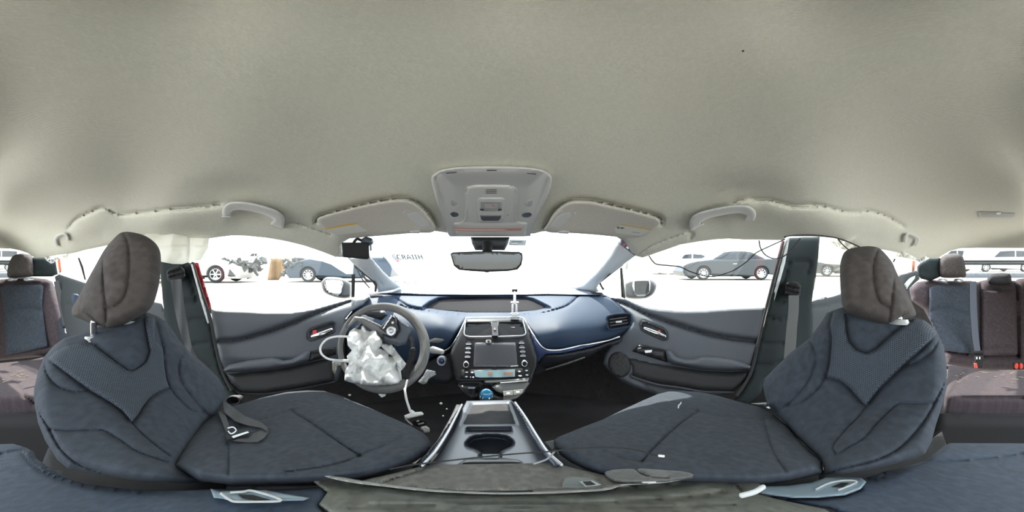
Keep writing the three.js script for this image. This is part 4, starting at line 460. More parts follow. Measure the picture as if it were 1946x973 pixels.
// ================= steering wheel and airbag =================
const wheel = thing('steering_wheel', 'worn grey leather steering wheel turned half over', 'steering wheel');
{ const cx = 727, cy = 661.5, pts = []; for (let k = 0; k < 28; k++) { const a = k / 28 * Math.PI * 2; pts.push([cx + 80.5 * Math.cos(a), cy + 79 * Math.sin(a), 2.08 - 0.13 * Math.sin(a) - 0.03 * Math.cos(a)]); }
  part(wheel, 'rim', tube(pts, t => { const a = t * Math.PI * 2; return 0.0158 + 0.0045 * Math.cos(a) - 0.001 * Math.sin(a); }, { closed: true, n: 140, m: 18 }), M.rim, 'worn grey leather rim');
  const wd = 2.12;
  part(wheel, 'hub', slab(T6(200, 260, 300, 190, 450, 240, 560, 330, 600, 400, 560, 520, 440, 600, 300, 590, 200, 480), { d: wd, th: 0.1, cell: 4, round: 10, edge: 0.04 }), M.dashdark, 'dark open hub');
  part(wheel, 'spoke', slab(T6(580, 140, 640, 190, 720, 240, 745, 300, 700, 410, 620, 430, 540, 400, 470, 370, 470, 310, 560, 340, 610, 280, 600, 180), { d: wd - 0.05, th: 0.05, cell: 3, round: 6, edge: 0.02 }), mat([0.06, 0.07, 0.09], 0.5), 'dark blue grey spoke');
  part(wheel, 'spoke', slab(T6(140, 255, 210, 150, 300, 160, 440, 225, 560, 300, 580, 370, 540, 400, 440, 335, 330, 250, 240, 200, 190, 230), { d: wd - 0.03, th: 0.04, cell: 3, round: 4, edge: 0.015 }), mat([0.14, 0.14, 0.14], 0.5), 'grey upper spoke');
  part(wheel, 'spoke', slab(T6(690, 315, 740, 320, 768, 380, 770, 470, 735, 470, 725, 400, 700, 350), { d: wd - 0.05, th: 0.04, cell: 3, round: 4, edge: 0.015 }), M.dashdark);
  const sw = part(wheel, 'switch_pod', slab(T6(548, 138, 592, 165, 626, 285, 590, 358, 555, 345, 442, 262), { d: wd - 0.075, th: 0.03, cell: 3, round: 4, edge: 0.012 }), M.gloss, 'gloss black audio switch pod');
  const c = T6(553, 287)[0]; part(sw, 'switch_ring', knob(c[0], c[1], wd - 0.078, [[4.4, 0.006], [7.4, 0.008], [9, 0.006], [9.4, 0]], 24), M.silver, 'silver switch ring'); part(sw, 'switch_pad', knob(c[0], c[1], wd - 0.078, [[0, 0.011], [3.4, 0.01], [4.2, 0.004]], 18), M.silver);
  for (const [x, y, w, h] of [[545, 165, 30, 9], [520, 200, 34, 9], [565, 210, 16, 14], [500, 230, 26, 8], [485, 255, 22, 8]]) part(sw, 'switch_button', plate(ellipse(...T6(x, y)[0], w / 6, h / 6, 12, -0.8), wd - 0.081, 0.006), M.silver, 'silver switch button');
  part(wheel, 'wire_sleeve', tube(T6(752, 465, 745, 530, 720, 600, 700, 660, 690, 720).map((p, i) => [...p, wd - 0.15 - 0.01 * i]), t => 0.0115 + 0.0032 * Math.sin(t * 44 * Math.PI * 2 / 3), { n: 180, m: 12 }), M.black, 'ribbed black wire sleeve');
  part(wheel, 'column_shroud', slab(T6(150, 130, 200, 120, 320, 140, 330, 150, 460, 190, 520, 140, 500, 100, 400, 90, 250, 110), { d: 2.3, th: 0.1, cell: 5, round: 6, edge: 0.03 }), M.dashdark);
}
{ const tri = x => Math.abs(x - Math.floor(x) - 0.5) * 2, folds = Array.from({ length: 9 }, (_, k) => { const a = rnd() * 6.28, w = k < 3 ? 46 : k < 6 ? 24 : 13; return [Math.cos(a) / w, Math.sin(a) / w, rnd(), (k < 3 ? 0.05 : k < 6 ? 0.028 : 0.012)]; });
  const crum = (u, v) => { const x = u + 14 * noise(u / 30, v / 30, 3.3), y = v + 14 * noise(u / 30, v / 30, 8.3); return folds.reduce((q, [a, b, c, h]) => q + h * (tri(x * a + y * b + c) - 0.5), 0); };
  const ab = thing('airbag', 'crumpled white deflated airbag hanging out of the steering wheel', 'airbag');
  const up = slab(T6(295, 208, 330, 207, 370, 240, 430, 300, 470, 370, 465, 420, 440, 445, 500, 470, 530, 500, 520, 560, 300, 590, 200, 540, 190, 470, 150, 420, 142, 350, 170, 290, 240, 240), { d: (u, v) => 2.08 - (v - 640) * 0.0022, th: 0.09, cell: 2.6, round: 16, edge: 0.06, bulge: 0.03, bw: 30, inset: 0.9, rel: crum });
  part(ab, 'bag_fold', up, M.airbag);
  part(ab, 'bag_fold', slab(T6(190, 465, 330, 450, 430, 460, 520, 510, 590, 540, 610, 600, 640, 660, 652, 740, 620, 770, 500, 795, 340, 790, 200, 770, 118, 745, 125, 660, 160, 590, 140, 520), { d: (u, v) => 2.02 - (v - 680) * 0.0022, th: 0.09, cell: 2.6, round: 16, edge: 0.06, bulge: 0.03, bw: 30, inset: 0.9, rel: crum }), M.airbag);
  part(ab, 'bag_fold', slab(T6(480, 360, 560, 410, 575, 440, 620, 500, 690, 590, 680, 615, 640, 660, 600, 600, 560, 520, 500, 480, 460, 430), { d: (u, v) => 2.05 - (v - 670) * 0.002, th: 0.04, cell: 2.6, round: 8, edge: 0.03, rel: (u, v) => crum(u + 40, v) * 0.8 }), M.airbag);
  part(ab, 'tether', slab(T6(430, 868, 505, 872, 495, 890, 462, 902, 445, 885), { d: 1.97, th: 0.006, cell: 3 }), M.airbag, 'white cloth end below the rim');
}
{ const lp = R4(735, 222, 700, 221, 660, 222, 612, 238, 582, 275, 584, 308, 615, 336, 660, 346, 722, 347); single('white_cord', tube(lp.map((p, i) => [...p, 1.97 + 0.03 * Math.sin(i / 8 * 3.14)]), 0.0042, { n: 70 }), M.white, 'white cord loop running out of the airbag towards the driver door', 'cord'); }
{ const k = thing('key_tag', 'small metal clip hanging on the door side of the steering wheel rim', 'clip'); part(k, 'clip_body', slab(R4(642, 352, 672, 346, 690, 352, 688, 372, 668, 380, 665, 400, 655, 422, 644, 400), { d: 1.98, th: 0.02, cell: 3, round: 2, edge: 0.006 }), mat([0.32, 0.32, 0.26], 0.4, { metalness: 0.5 })); part(k, 'clip_pin', tube([[...R4(660, 350)[0], 1.97], [...R4(730, 352)[0], 1.97]], 0.006), M.silver); }
{ const g = thing('plug_adapter', 'white and black plug adapter dangling on a lead over the driver cushion', 'adapter');
  part(g, 'lead', tube([[...T6(700, 745)[0], 1.9], [...T6(680, 830)[0], 1.86], [...U8(90, 0)[0], 1.80], [...U8(120, 180)[0], 1.76], [...U8(190, 400)[0], 1.70]], 0.0042, { n: 40 }), mat([0.55, 0.56, 0.55], 0.5), 'pale grey lead');
  part(g, 'bracket', slab(U8(80, 480, 185, 440, 180, 380, 225, 375, 280, 420, 400, 412, 440, 450, 430, 480, 270, 515, 150, 545, 90, 535), { d: 1.68, th: 0.02, cell: 2, round: 2, edge: 0.006 }), M.white, 'white bracket');
  part(g, 'bracket_arm', tube([[...U8(110, 545)[0], 1.69], [...U8(170, 610)[0], 1.68], [...U8(225, 655)[0], 1.67]], 0.003), M.silver);
  part(g, 'black_plug', slab(U8(220, 590, 300, 545, 420, 550, 490, 600, 490, 650, 400, 680, 310, 690, 235, 650), { d: 1.66, th: 0.035, cell: 2, round: 3, edge: 0.012, creases: [{ p: U8(240, 640, 350, 600, 470, 610), w: 1.5, h: 0.008 }, { p: U8(320, 670, 400, 650, 480, 640), w: 1.5, h: 0.008 }] }), M.black, 'black plug body');
  for (const o of [U8(330, 635, 440, 605, 450, 630, 345, 655), U8(300, 580, 350, 565, 360, 590, 310, 605)]) part(g, 'plug_pin', plate(o, 1.65, 0.01), M.silver);
  part(g, 'white_connector', slab(U8(380, 735, 400, 690, 480, 675, 540, 710, 560, 775, 540, 795, 450, 805, 430, 770), { d: 1.63, th: 0.02, cell: 2, round: 2, edge: 0.006, creases: [{ p: U8(440, 690, 490, 790), w: 1, h: 0.005 }] }), M.white, 'white connector end');
}

// ================= centre console =================
const con = thing('centre_console', 'blue black centre console with cup holder and armrest between the front seats', 'console');
const conH = flat(0.52);
const cup = curve(R8(588, 340, 700, 352, 758, 392, 740, 425, 690, 450, 660, 478, 655, 500, 525, 500, 520, 475, 480, 445, 425, 425, 415, 395, 470, 355), true, 4);
part(con, 'deck', slab(R8(415, 85, 740, 78, 820, 160, 890, 290, 985, 450, 1080, 560, 1000, 580, 120, 580, 210, 480, 320, 300, 375, 160), { d: conH, th: 0.12, cell: 2.5, round: 3, edge: 0.01, inset: 0.98, recess: [{ p: cup, h: 0.13, soft: 4 }, { p: R8(415, 284, 745, 282, 752, 320, 412, 322), h: 0.05, soft: 2 }, { p: R8(450, 105, 730, 95, 790, 262, 375, 268), h: 0.02, soft: 3 }] }), M.console, 'blue black console deck');
part(con, 'tray_mat', slab(R8(452, 110, 720, 92, 740, 120, 785, 258, 380, 262), { d: flat(0.525), th: 0.01, cell: 6, round: 2, edge: 0.004 }), mat([0.055, 0.055, 0.06], 0.85, { map: T.dusty, bumpMap: T.weave, bumpScale: 0.0008 }), 'dark rubber tray mat');
for (const [o, l] of [[R8(378, 112, 384, 120, 335, 215, 262, 355, 150, 520, 100, 570, 60, 570, 170, 440, 270, 290, 330, 180), 'left'], [R8(742, 78, 775, 100, 850, 215, 940, 360, 1010, 470, 1115, 560, 1060, 575, 985, 480, 900, 350, 830, 215), 'right']]) part(con, 'side_rail', slab(o, { d: flat(0.49), th: 0.1, cell: 3, round: 4, edge: 0.02 }), mat([0.045, 0.055, 0.09], 0.22, {}), 'glossy dark side rail');
part(con, 'rail_edge', tube(R8(380, 115, 335, 205, 270, 330, 180, 465, 90, 562).map(p => [...p, flat(0.485)(...p)]), 0.004, { n: 40 }), M.silver, 'silver rail edge');
part(con, 'rail_edge', tube(R8(775, 98, 850, 205, 945, 360, 1020, 470, 1118, 558).map(p => [...p, flat(0.485)(...p)]), 0.004, { n: 40 }), M.silver, 'silver rail edge');
part(con, 'cup_insert', slab(R8(530, 478, 655, 478, 650, 515, 528, 515), { d: flat(0.515), th: 0.02, cell: 4, round: 2, edge: 0.006 }), mat([0.14, 0.17, 0.20], 0.4), 'grey cup holder spring');
part(con, 'front_lip', slab(R8(345, 555, 400, 520, 500, 505, 690, 505, 800, 520, 850, 552), { d: flat(0.516), th: 0.03, cell: 4, round: 3, edge: 0.01 }), M.gloss, 'gloss black lip');
part(con, 'side_wall', slab(R8(340, 112, 378, 112, 380, 130, 60, 590, -10, 600, 200, 380, 300, 200), { d: flat(0.60), th: 0.1, cell: 6 }), M.dashdark);

// centre armrest that sweeps under the lens
const ar = con;
const arH = flat(0.505);
part(ar, 'armrest_lid', slab([...V7(1340, 275, 1500, 235, 1700, 190, 1946, 128), ...R8(90, 566, 170, 556, 500, 552, 900, 546, 1020, 546, 1120, 560, 1300, 602, 1440, 632, 1540, 682, 1600, 705), ...Q(1200, 925, 1120, 929, 1050, 931, 940, 934, 850, 932, 760, 926)], { d: arH, th: 0.05, cell: 4, round: 5, edge: 0.02, creases: [{ p: [...V7(1570, 290, 1750, 230, 1946, 172), ...R8(100, 590, 170, 560)], w: 2, h: 0.012 }] }), mat([0.25, 0.245, 0.23], 0.95, { map: T.cloth, bumpMap: T.liner, bumpScale: 0.0015 }), 'woven grey cloth lid');  // lid colour lightened to stand in for sun on blue grey cloth
const lat = part(ar, 'lid_latch', slab(V8(62, 190, 75, 160, 130, 150, 230, 155, 260, 170, 320, 205, 200, 215, 60, 215), { d: flat(0.497), th: 0.02, cell: 4, round: 3, edge: 0.008 }), mat([0.15, 0.17, 0.17], 0.6), 'grey latch plate');
part(lat, 'latch_frame', slab(V8(165, 178, 245, 172, 300, 200, 205, 212), { d: flat(0.494), th: 0.008, cell: 4 }), mat([0.45, 0.48, 0.48], 0.5), 'pale latch frame');
part(lat, 'latch_slot', slab(V8(185, 178, 235, 175, 268, 198, 210, 202), { d: flat(0.4925), th: 0.004, cell: 4 }), M.black, 'dark latch slot');
part(ar, 'edge_piping', slab(ribbon([...V7(690, 122, 800, 130, 900, 155, 1050, 205, 1200, 245, 1400, 280, 1600, 305, 1946, 345), ...Q(860, 935, 950, 938, 1050, 936, 1150, 930), ...V8(420, 200, 560, 190, 700, 178, 850, 150, 980, 125, 1080, 108)], [2, 3, 5, 6, 6, 5, 4, 4, 3, 3, 3, 4, 4, 4, 5, 5, 5, 3]), { d: flat(0.495), th: 0.014, cell: 4, round: 1.5, edge: 0.004 }), mat([0.34, 0.36, 0.34], 0.7), 'pale piped edge');
part(ar, 'front_skirt', slab([...V7(690, 128, 900, 165, 1050, 215, 1200, 255, 1400, 290, 1600, 315, 1946, 355), ...Q(860, 938, 950, 941, 1050, 939, 1150, 933), ...V8(420, 205, 560, 196, 700, 184, 850, 158, 980, 133, 1080, 112, 1180, 125, 1240, 170, 1305, 212, 1240, 250, 1400, 290, 1560, 325, 1680, 350), ...Q(1600, 985, 800, 985, 640, 985), ...V7(1000, 480, 1080, 370, 950, 270, 820, 280, 700, 245, 720, 160)], { d: (u, v) => flat(0.51)(u, v) + 0.01, th: 0.06, cell: 5, round: 4, edge: 0.015, creases: [{ p: [...V7(660, 245, 800, 280, 1000, 262, 1200, 290, 1500, 320, 1946, 350), ...Q(860, 940, 1000, 943), ...V8(300, 235, 600, 215, 800, 190, 1000, 160, 1120, 190, 1170, 250)], w: 3, h: 0.012 }, { p: [...Q(700, 962, 900, 958, 1100, 957), ...V8(500, 300, 800, 280, 1050, 245)], w: 3, h: 0.010 }, { p: Q(660, 968, 900, 967, 1200, 966, 1400, 960), w: 3, h: 0.008 }], rel: (u, v) => 0.004 * fbm(u / 90, v / 5) }), M.olive, 'worn grey green front skirt');
part(ar, 'corner_clip', tube([[...V8(1165, 265)[0], 1.02], [...V8(1240, 245)[0], 1.03], [...V8(1300, 212)[0], 1.06]], 0.005), M.pale, 'pale corner edge');
{ const pod = thing('phone_puck', 'oval grey plastic cover lying between the armrest and the passenger cushion', 'cover'); part(pod, 'shell', slab(V8(322, 130, 345, 108, 420, 92, 540, 86, 680, 88, 800, 97, 850, 110, 876, 132, 860, 155, 780, 172, 640, 184, 500, 188, 400, 182, 345, 160), { d: flat(0.485), th: 0.05, cell: 3, smooth: true, seg: 3, round: 9, edge: 0.03, creases: [{ p: V8(510, 100, 545, 130, 620, 152, 720, 158), w: 2, h: 0.01 }] }), mat([0.17, 0.175, 0.17], 0.6, { map: T.dusty }), 'grey shell'); part(pod, 'glint_strip', plate(soften(V8(550, 180, 640, 178, 640, 188, 555, 189), 1), flat(0.478), 0.006), M.chrome, 'bright metal strip'); }
const lo = con;
part(lo, 'armrest_pad', slab([...Q(-80, 852), ...R2(0, 572, 80, 570, 130, 585, 175, 610, 200, 655, 280, 712, 390, 772, 500, 808, 700, 835, 900, 846, 1100, 846, 1300, 838, 1500, 834), ...V7(500, 345, 700, 340, 900, 330, 1040, 322, 1080, 370, 1040, 450, 1000, 490), ...Q(640, 990, -80, 990)], { d: flat(0.52), th: 0.08, cell: 5, round: 10, edge: 0.03, creases: [{ p: R2(0, 632, 100, 612, 130, 625, 190, 690, 300, 755, 500, 815, 800, 857, 1100, 870, 1300, 868), w: 2.5, h: 0.012 }] }), M.armrest, 'blue grey padded lid');
function buckle(label, o, slot, tongue, d) { const b = thing('belt_buckle', label, 'buckle'); part(b, 'housing', slab(o, { d, th: 0.02, cell: 4, round: 3, edge: 0.008 }), mat([0.22, 0.30, 0.36], 0.4), 'pale blue housing'); part(b, 'slot', slab(slot, { d: (u, v) => d(u, v) - 0.004, th: 0.006, cell: 4 }), M.black); part(b, 'frame', slab(tongue, { d: (u, v) => d(u, v) - 0.006, th: 0.006, cell: 4 }), M.pale, 'pale metal frame'); }
buckle('blue grey seat belt buckle lying along the driver side armrest end', V7(0, 335, 80, 360, 380, 345, 520, 350, 700, 385, 920, 420, 860, 445, 640, 450, 230, 465, 120, 430, 30, 420), V7(250, 385, 390, 390, 560, 438, 420, 448, 300, 420), ribbon(V7(90, 375, 180, 440, 240, 455, 420, 455, 660, 442, 400, 355, 300, 362, 180, 370), 4), flat(0.505));
buckle('blue grey seat belt buckle lying below the passenger seat', V8(1300, 208, 1450, 205, 1600, 185, 1680, 155, 1760, 148, 1900, 155, 1935, 180, 1900, 225, 1800, 262, 1640, 278, 1480, 280, 1340, 262, 1280, 250), V8(1720, 210, 1780, 185, 1830, 185, 1790, 212), ribbon(V8(1620, 228, 1700, 190, 1790, 172, 1875, 176, 1840, 200, 1760, 232), 3), flat(0.515));
const ro = con;
part(ro, 'armrest_pad', slab([...S5(640, 780, 820, 756, 950, 712, 1080, 682, 1180, 652, 1300, 562, 1345, 538, 1813, 540), ...Q(2030, 846, 2030, 990, 1640, 990), ...V8(1700, 345, 1500, 310, 1320, 272, 1480, 284, 1640, 282, 1800, 266, 1900, 230)], { d: flat(0.525), th: 0.08, cell: 5, round: 10, edge: 0.03, creases: [{ p: S5(640, 800, 860, 770, 1000, 715, 1170, 660, 1350, 655, 1600, 635, 1813, 605), w: 2.5, h: 0.012 }] }), M.armrest, 'blue grey padded lid');

// ================= overhead =================
const onC = e => (u, v) => ceilD(u, v) - e;
const oc = thing('overhead_console', 'grey overhead console with map lamps above the rear view mirror', 'console');
const ocOut = curve(R6(128, 130, 150, 95, 210, 68, 320, 55, 500, 50, 680, 55, 790, 68, 850, 95, 872, 135, 850, 220, 800, 330, 760, 420, 740, 470, 700, 484, 300, 484, 240, 480, 215, 420, 180, 320, 145, 210), true, 4);
part(oc, 'bezel', slab(ocOut, { d: onC(0.045), th: 0.05, cell: 3, round: 6, edge: 0.02, creases: [{ p: R6(155, 130, 180, 100, 320, 75, 500, 70, 680, 75, 820, 100, 845, 135, 800, 270, 740, 440), w: 2.5, h: 0.006 }, { p: R6(155, 130, 190, 260, 250, 440, 275, 482), w: 2.5, h: 0.006 }], rel: (u, v) => -0.038 * sst(0, 40, Math.min(u - 830, 1040 - u, (v - 322) * 1.1)) }), M.greyplastic, 'grey moulded bezel');
for (const o of [R6(222, 93, 285, 88, 286, 92, 223, 98), R6(470, 75, 532, 75, 532, 80, 470, 80), R6(718, 93, 775, 98, 774, 103, 718, 97)]) part(oc, 'clip_slot', plate(o, onC(0.046), 0.006, 0.2, 0.0003), M.dashdark, 'dark clip slot');
const ocD = e => (u, v) => ceilD(u, v) - 0.008 - e;
const pod = part(oc, 'lamp_pod', slab(soften([...T4(375, 190, 400, 130, 520, 85, 820, 75, 1120, 90, 1240, 130, 1278, 190, 1285, 420, 1250, 640, 1290, 720, 1440, 740, 1440, 770, 1400, 960, 260, 960, 165, 770, 170, 745, 330, 720, 385, 650)], 4), { d: ocD(0.015), th: 0.05, cell: 3, round: 5, edge: 0.016, creases: [{ p: T4(410, 200, 430, 150, 540, 105, 820, 95, 1100, 105, 1200, 150, 1235, 200, 1240, 420, 1205, 640, 1240, 730), w: 2, h: 0.008 }, { p: T4(410, 200, 412, 420, 430, 640, 400, 725), w: 2, h: 0.008 }, { p: T4(400, 725, 600, 735, 1000, 735, 1230, 725), w: 1.5, h: 0.006 }] }), M.greyplastic, 'raised grey lamp pod');
for (const y of [178, 206, 234]) part(pod, 'microphone_slot', plate(T4(735, y, 918, y, 918, y + 12, 735, y + 12), ocD(0.018), 0.004, 0.2, 0.0003), mat([0.13, 0.13, 0.12], 0.7), 'dark microphone slot');
const sos = part(pod, 'switch_bezel', slab(soften(T4(585, 350, 640, 312, 1010, 312, 1062, 350, 1040, 600, 1000, 735, 625, 735, 600, 600), 3), { d: ocD(0.021), th: 0.02, cell: 3, round: 3, edge: 0.006 }), M.greyplastic);
part(sos, 'clear_cover', plate(T4(640, 385, 1008, 385, 1000, 520, 960, 545, 680, 545, 645, 520), ocD(0.025), 0.01), mat([0.36, 0.37, 0.36], 0.15, {}), 'clear grey flip cover');
const call = part(sos, 'call_button', plate(soften(T4(715, 425, 930, 425, 925, 495, 718, 495), 1.5), ocD(0.028), 0.008), mat([0.46, 0.46, 0.43], 0.5), 'grey emergency call button');
part(call, 'handset_mark', plate(ribbon(T4(836, 438, 858, 446, 874, 458, 880, 472), [1.6, 1, 1, 1.8], 3), ocD(0.0295), 0.003, 0.1, 0.0002), mat([0.65, 0.08, 0.05], 0.5), 'red handset mark');
part(sos, 'cover_hinge', plate(T4(640, 505, 700, 505, 700, 535, 640, 530), ocD(0.029), 0.01), M.dashdark); part(sos, 'cover_hinge', plate(T4(945, 505, 1000, 505, 1000, 530, 945, 535), ocD(0.029), 0.01), M.dashdark);
part(sos, 'door_lamp_switch', slab(T4(638, 615, 1000, 615, 975, 680, 940, 705, 690, 705, 660, 680), { d: ocD(0.027), th: 0.015, cell: 3, round: 2, edge: 0.005 }), mat([0.075, 0.08, 0.095], 0.5), 'dark lamp switch');
part(pod, 'indicator', plate(T4(1095, 598, 1112, 598, 1104, 620), ocD(0.019), 0.004, 0.1, 0.0002), M.black);
part(oc, 'airbag_strip', plate(T4(185, 825, 400, 832, 800, 838, 1355, 832, 1345, 866, 800, 878, 400, 872, 195, 855), ocD(0.026), 0.004, 0.4, 0.0004), mat([0.56, 0.55, 0.50], 0.5), 'pale notice strip with red border');
for (const p of [T4(185, 827, 400, 834, 800, 840, 1350, 834), T4(195, 855, 400, 872, 800, 878, 1345, 864)]) part(oc, 'red_border', tube(p.map(q => [...q, ocD(0.0275)(...q)]), 0.0007, { n: 20, m: 5 }), M.redplastic, 'red border line');
part(oc, 'strip_text', plate(T4(1045, 846, 1325, 846, 1325, 858, 1045, 864), ocD(0.0275), 0.003, 0.1, 0.0002), mat([0.25, 0.22, 0.2], 0.7), 'small grey print');
for (const [x, y, t] of [[195, 597, 0.1], [1425, 608, -0.1]]) { const c = T4(x, y)[0]; part(oc, 'map_lamp_switch', slab(ellipse(...c, 9.6, 4.8, 24, t), { d: onC(0.018), th: 0.02, cell: 3, round: 3, edge: 0.006 }), mat([0.06, 0.075, 0.085], 0.4), 'dark oval map lamp switch'); }
for (const [x, y, t] of [[148, 398, 0.2], [1490, 405, -0.2]]) { const c = T4(x, y)[0]; part(oc, 'map_lamp', slab(ellipse(...c, 11.5, 6.5, 24, t), { d: onC(0.016), th: 0.02, cell: 2, round: 4, edge: 0.006, rel: u => 0.001 * Math.sin(u * 3) }), mat([0.42, 0.43, 0.42], 0.25, {}), 'ribbed map lamp lens'); }
// sun visors
function sunVisor(label, out, o) {
  const s = thing('sun_visor', label, 'sun visor'), D = o.d;
  part(s, 'visor_body', slab(out, { d: D, th: 0.025, cell: 3, smooth: true, seg: 4, round: 7, edge: 0.014 }), M.visor, 'padded grey visor');
  const lid = part(s, 'mirror_cover', slab(soften(o.lid, 5), { d: (u, v) => D(u, v) - 0.004, th: 0.012, cell: 3, round: 3, edge: 0.005, creases: [{ p: o.lidline, w: 1.6, h: 0.006 }] }), M.greyplastic, 'hinged mirror cover');
  part(lid, 'cover_tab', plate(o.tab, (u, v) => D(u, v) - 0.007, 0.006), M.greyplastic);
  const lb = part(s, 'warning_label', plate(o.label, (u, v) => D(u, v) - 0.0022, 0.003, 0.2, 0.0003), mat([0.62, 0.62, 0.56], 0.6), 'white airbag warning label');
  part(lb, 'label_band', plate(o.band, (u, v) => D(u, v) - 0.0034, 0.003, 0.2, 0.0003), mat([0.72, 0.47, 0.06], 0.6), 'yellow warning band');
  for (const m of o.marks) part(lb, 'label_print', plate(m, (u, v) => D(u, v) - 0.0034, 0.003, 0.1, 0.0002), mat([0.12, 0.13, 0.12], 0.7), 'dark label print');
  part(s, 'retainer', slab(o.clip, { d: (u, v) => D(u, v) - 0.004, th: 0.03, cell: 3, round: 2, edge: 0.006 }), M.greyplastic, 'grey retainer clip');
}
const V5 = zoom(600, 380, 12.16), W4 = zoom(1160, 380, 8.108);
sunVisor('driver sun visor with mirror cover on its inner end, folded to the headliner', R5(75, 378, 110, 358, 250, 320, 400, 285, 540, 262, 620, 262, 680, 285, 730, 325, 770, 375, 800, 425, 795, 452, 760, 462, 690, 462, 560, 472, 400, 485, 260, 497, 200, 480, 130, 440, 85, 405), { d: field([603, 417, 1.94], [700, 388, 1.83], [790, 390, 1.83], [826, 435, 2.0], [660, 452, 2.1], [760, 444, 2.05]), lid: R5(592, 340, 605, 325, 690, 315, 712, 330, 788, 410, 785, 428, 692, 446, 675, 432), lidline: R5(612, 342, 680, 328, 700, 335, 770, 410, 700, 428, 612, 345), tab: R5(718, 416, 770, 412, 774, 422, 724, 428), label: V5(215, 685, 960, 548, 1216, 720, 520, 820), band: V5(215, 685, 230, 660, 880, 535, 970, 545, 955, 560, 250, 684), marks: [V5(330, 705, 400, 690, 410, 715, 340, 722), V5(420, 688, 470, 695, 480, 710, 420, 706), V5(870, 685, 1080, 655, 1085, 662, 875, 692)], clip: R5(640, 448, 700, 444, 712, 456, 700, 466, 650, 464) });
sunVisor('passenger sun visor with mirror cover on its inner end, folded to the headliner', R6(825, 440, 850, 400, 880, 350, 930, 300, 980, 275, 1040, 268, 1120, 275, 1250, 302, 1400, 338, 1500, 365, 1536, 385, 1532, 410, 1490, 445, 1440, 480, 1380, 492, 1300, 490, 1150, 475, 1000, 464, 900, 462, 850, 458), { d: field([1253, 420, 1.94], [1160, 390, 1.83], [1080, 388, 1.83], [1035, 436, 2.0], [1225, 452, 2.1], [1100, 444, 2.05]), lid: R6(838, 420, 912, 330, 935, 320, 1010, 330, 1028, 345, 945, 440, 925, 448, 850, 435), lidline: R6(858, 420, 920, 345, 1000, 342, 930, 432, 858, 422), tab: R6(870, 418, 915, 424, 910, 434, 866, 428), label: W4(165, 385, 635, 465, 470, 552, 90, 510, 60, 440), band: W4(165, 378, 210, 380, 420, 418, 640, 458, 625, 472, 400, 430, 175, 390), marks: [W4(100, 410, 145, 418, 140, 445, 105, 440), W4(160, 415, 215, 428, 205, 458, 155, 446), W4(330, 490, 500, 515, 498, 520, 330, 496)], clip: R6(905, 452, 940, 446, 980, 452, 975, 468, 915, 466) });
// mirror
{ const m = thing('rear_view_mirror', 'black rear view mirror hanging below the overhead console', 'mirror');
  part(m, 'mount_cover', slab(R6(370, 488, 612, 488, 602, 530, 580, 570, 400, 570, 380, 530), { d: 2.16, th: 0.08, cell: 4, round: 8, edge: 0.04, rel: (u, v) => 0 }), M.dashdark, 'black sensor cover');
  part(m, 'stem', tube([[926, 466, 2.12], [926, 474, 2.06], [926, 482, 2.0]], 0.02, { m: 14 }), M.black);
  const sh = part(m, 'mirror_shell', slab(R6(246, 592, 262, 582, 470, 574, 670, 580, 690, 590, 692, 620, 684, 660, 660, 688, 600, 698, 470, 703, 380, 698, 300, 690, 268, 665), { d: 1.95, th: 0.045, cell: 3, round: 4, edge: 0.014, inset: 0.85 }), M.black, 'black mirror shell');
  part(sh, 'mirror_glass', slab(R6(254, 596, 268, 587, 470, 580, 666, 586, 683, 595, 685, 620, 677, 655, 655, 681, 600, 691, 470, 696, 380, 691, 304, 683, 274, 660), { d: 1.944, th: 0.005, cell: 8 }), mat([0.10, 0.105, 0.105], 0.06, { metalness: 0.4 }), 'dark dimming mirror glass');
  part(sh, 'mirror_button', plate(soften(R6(458, 697, 486, 697, 484, 706, 460, 706), 1), 1.946, 0.01), M.black); }
// camera screen by the driver's pillar
{ const c = thing('dash_camera', 'black dash camera stuck at the top of the windscreen beside the driver pillar', 'camera'); part(c, 'body', slab(soften(R5(224, 521, 392, 521, 396, 618, 380, 626, 232, 612), 2), { d: 2.05, th: 0.03, cell: 4, round: 2, edge: 0.006, sharp: false }), M.black, 'black screen body'); part(c, 'suction_mount', knob(R5(378, 515)[0][0], R5(378, 515)[0][1], 2.1, [[0, 0.02], [7, 0.015], [11, 0], [10, -0.03]], 22, 0.8), mat([0.06, 0.08, 0.1], 0.3), 'dark suction mount'); part(c, 'mount_arm', tube([[...R5(300, 520)[0], 2.07], [...R5(320, 500)[0], 2.08], [...R5(350, 510)[0], 2.09]], 0.006), M.black); part(c, 'side_clip', plate(R5(396, 540, 410, 538, 412, 570, 398, 574), 2.08, 0.02), M.silver); }
{ const s = single('inspection_sticker', plate(R6(612, 505, 716, 507, 708, 540, 606, 538), 2.3, 0.002, 0.3, 0.0003), mat([0.30, 0.33, 0.34], 0.7), 'grey sticker on the windscreen beside the mirror mount', 'sticker'); part(s, 'sticker_print', plate(R6(625, 514, 690, 512, 690, 518, 625, 520), 2.298, 0.0015, 0.1, 0.0002), mat([0.12, 0.13, 0.14], 0.7)); part(s, 'sticker_print', plate(R6(622, 524, 660, 522, 660, 530, 622, 532), 2.298, 0.0015, 0.1, 0.0002), mat([0.5, 0.52, 0.52], 0.7)); }
single('windscreen_tag', plate(ribbon([...Q(768, 535.2, 790, 535.2, 792, 539.4, 771, 539.4, 768.4, 535.6)], 0.9, 2), 2.9, 0.002, 0.1, 0.0002), mat([0.2, 0.2, 0.2], 0.7), 'small outlined tag low on the windscreen', 'tag');
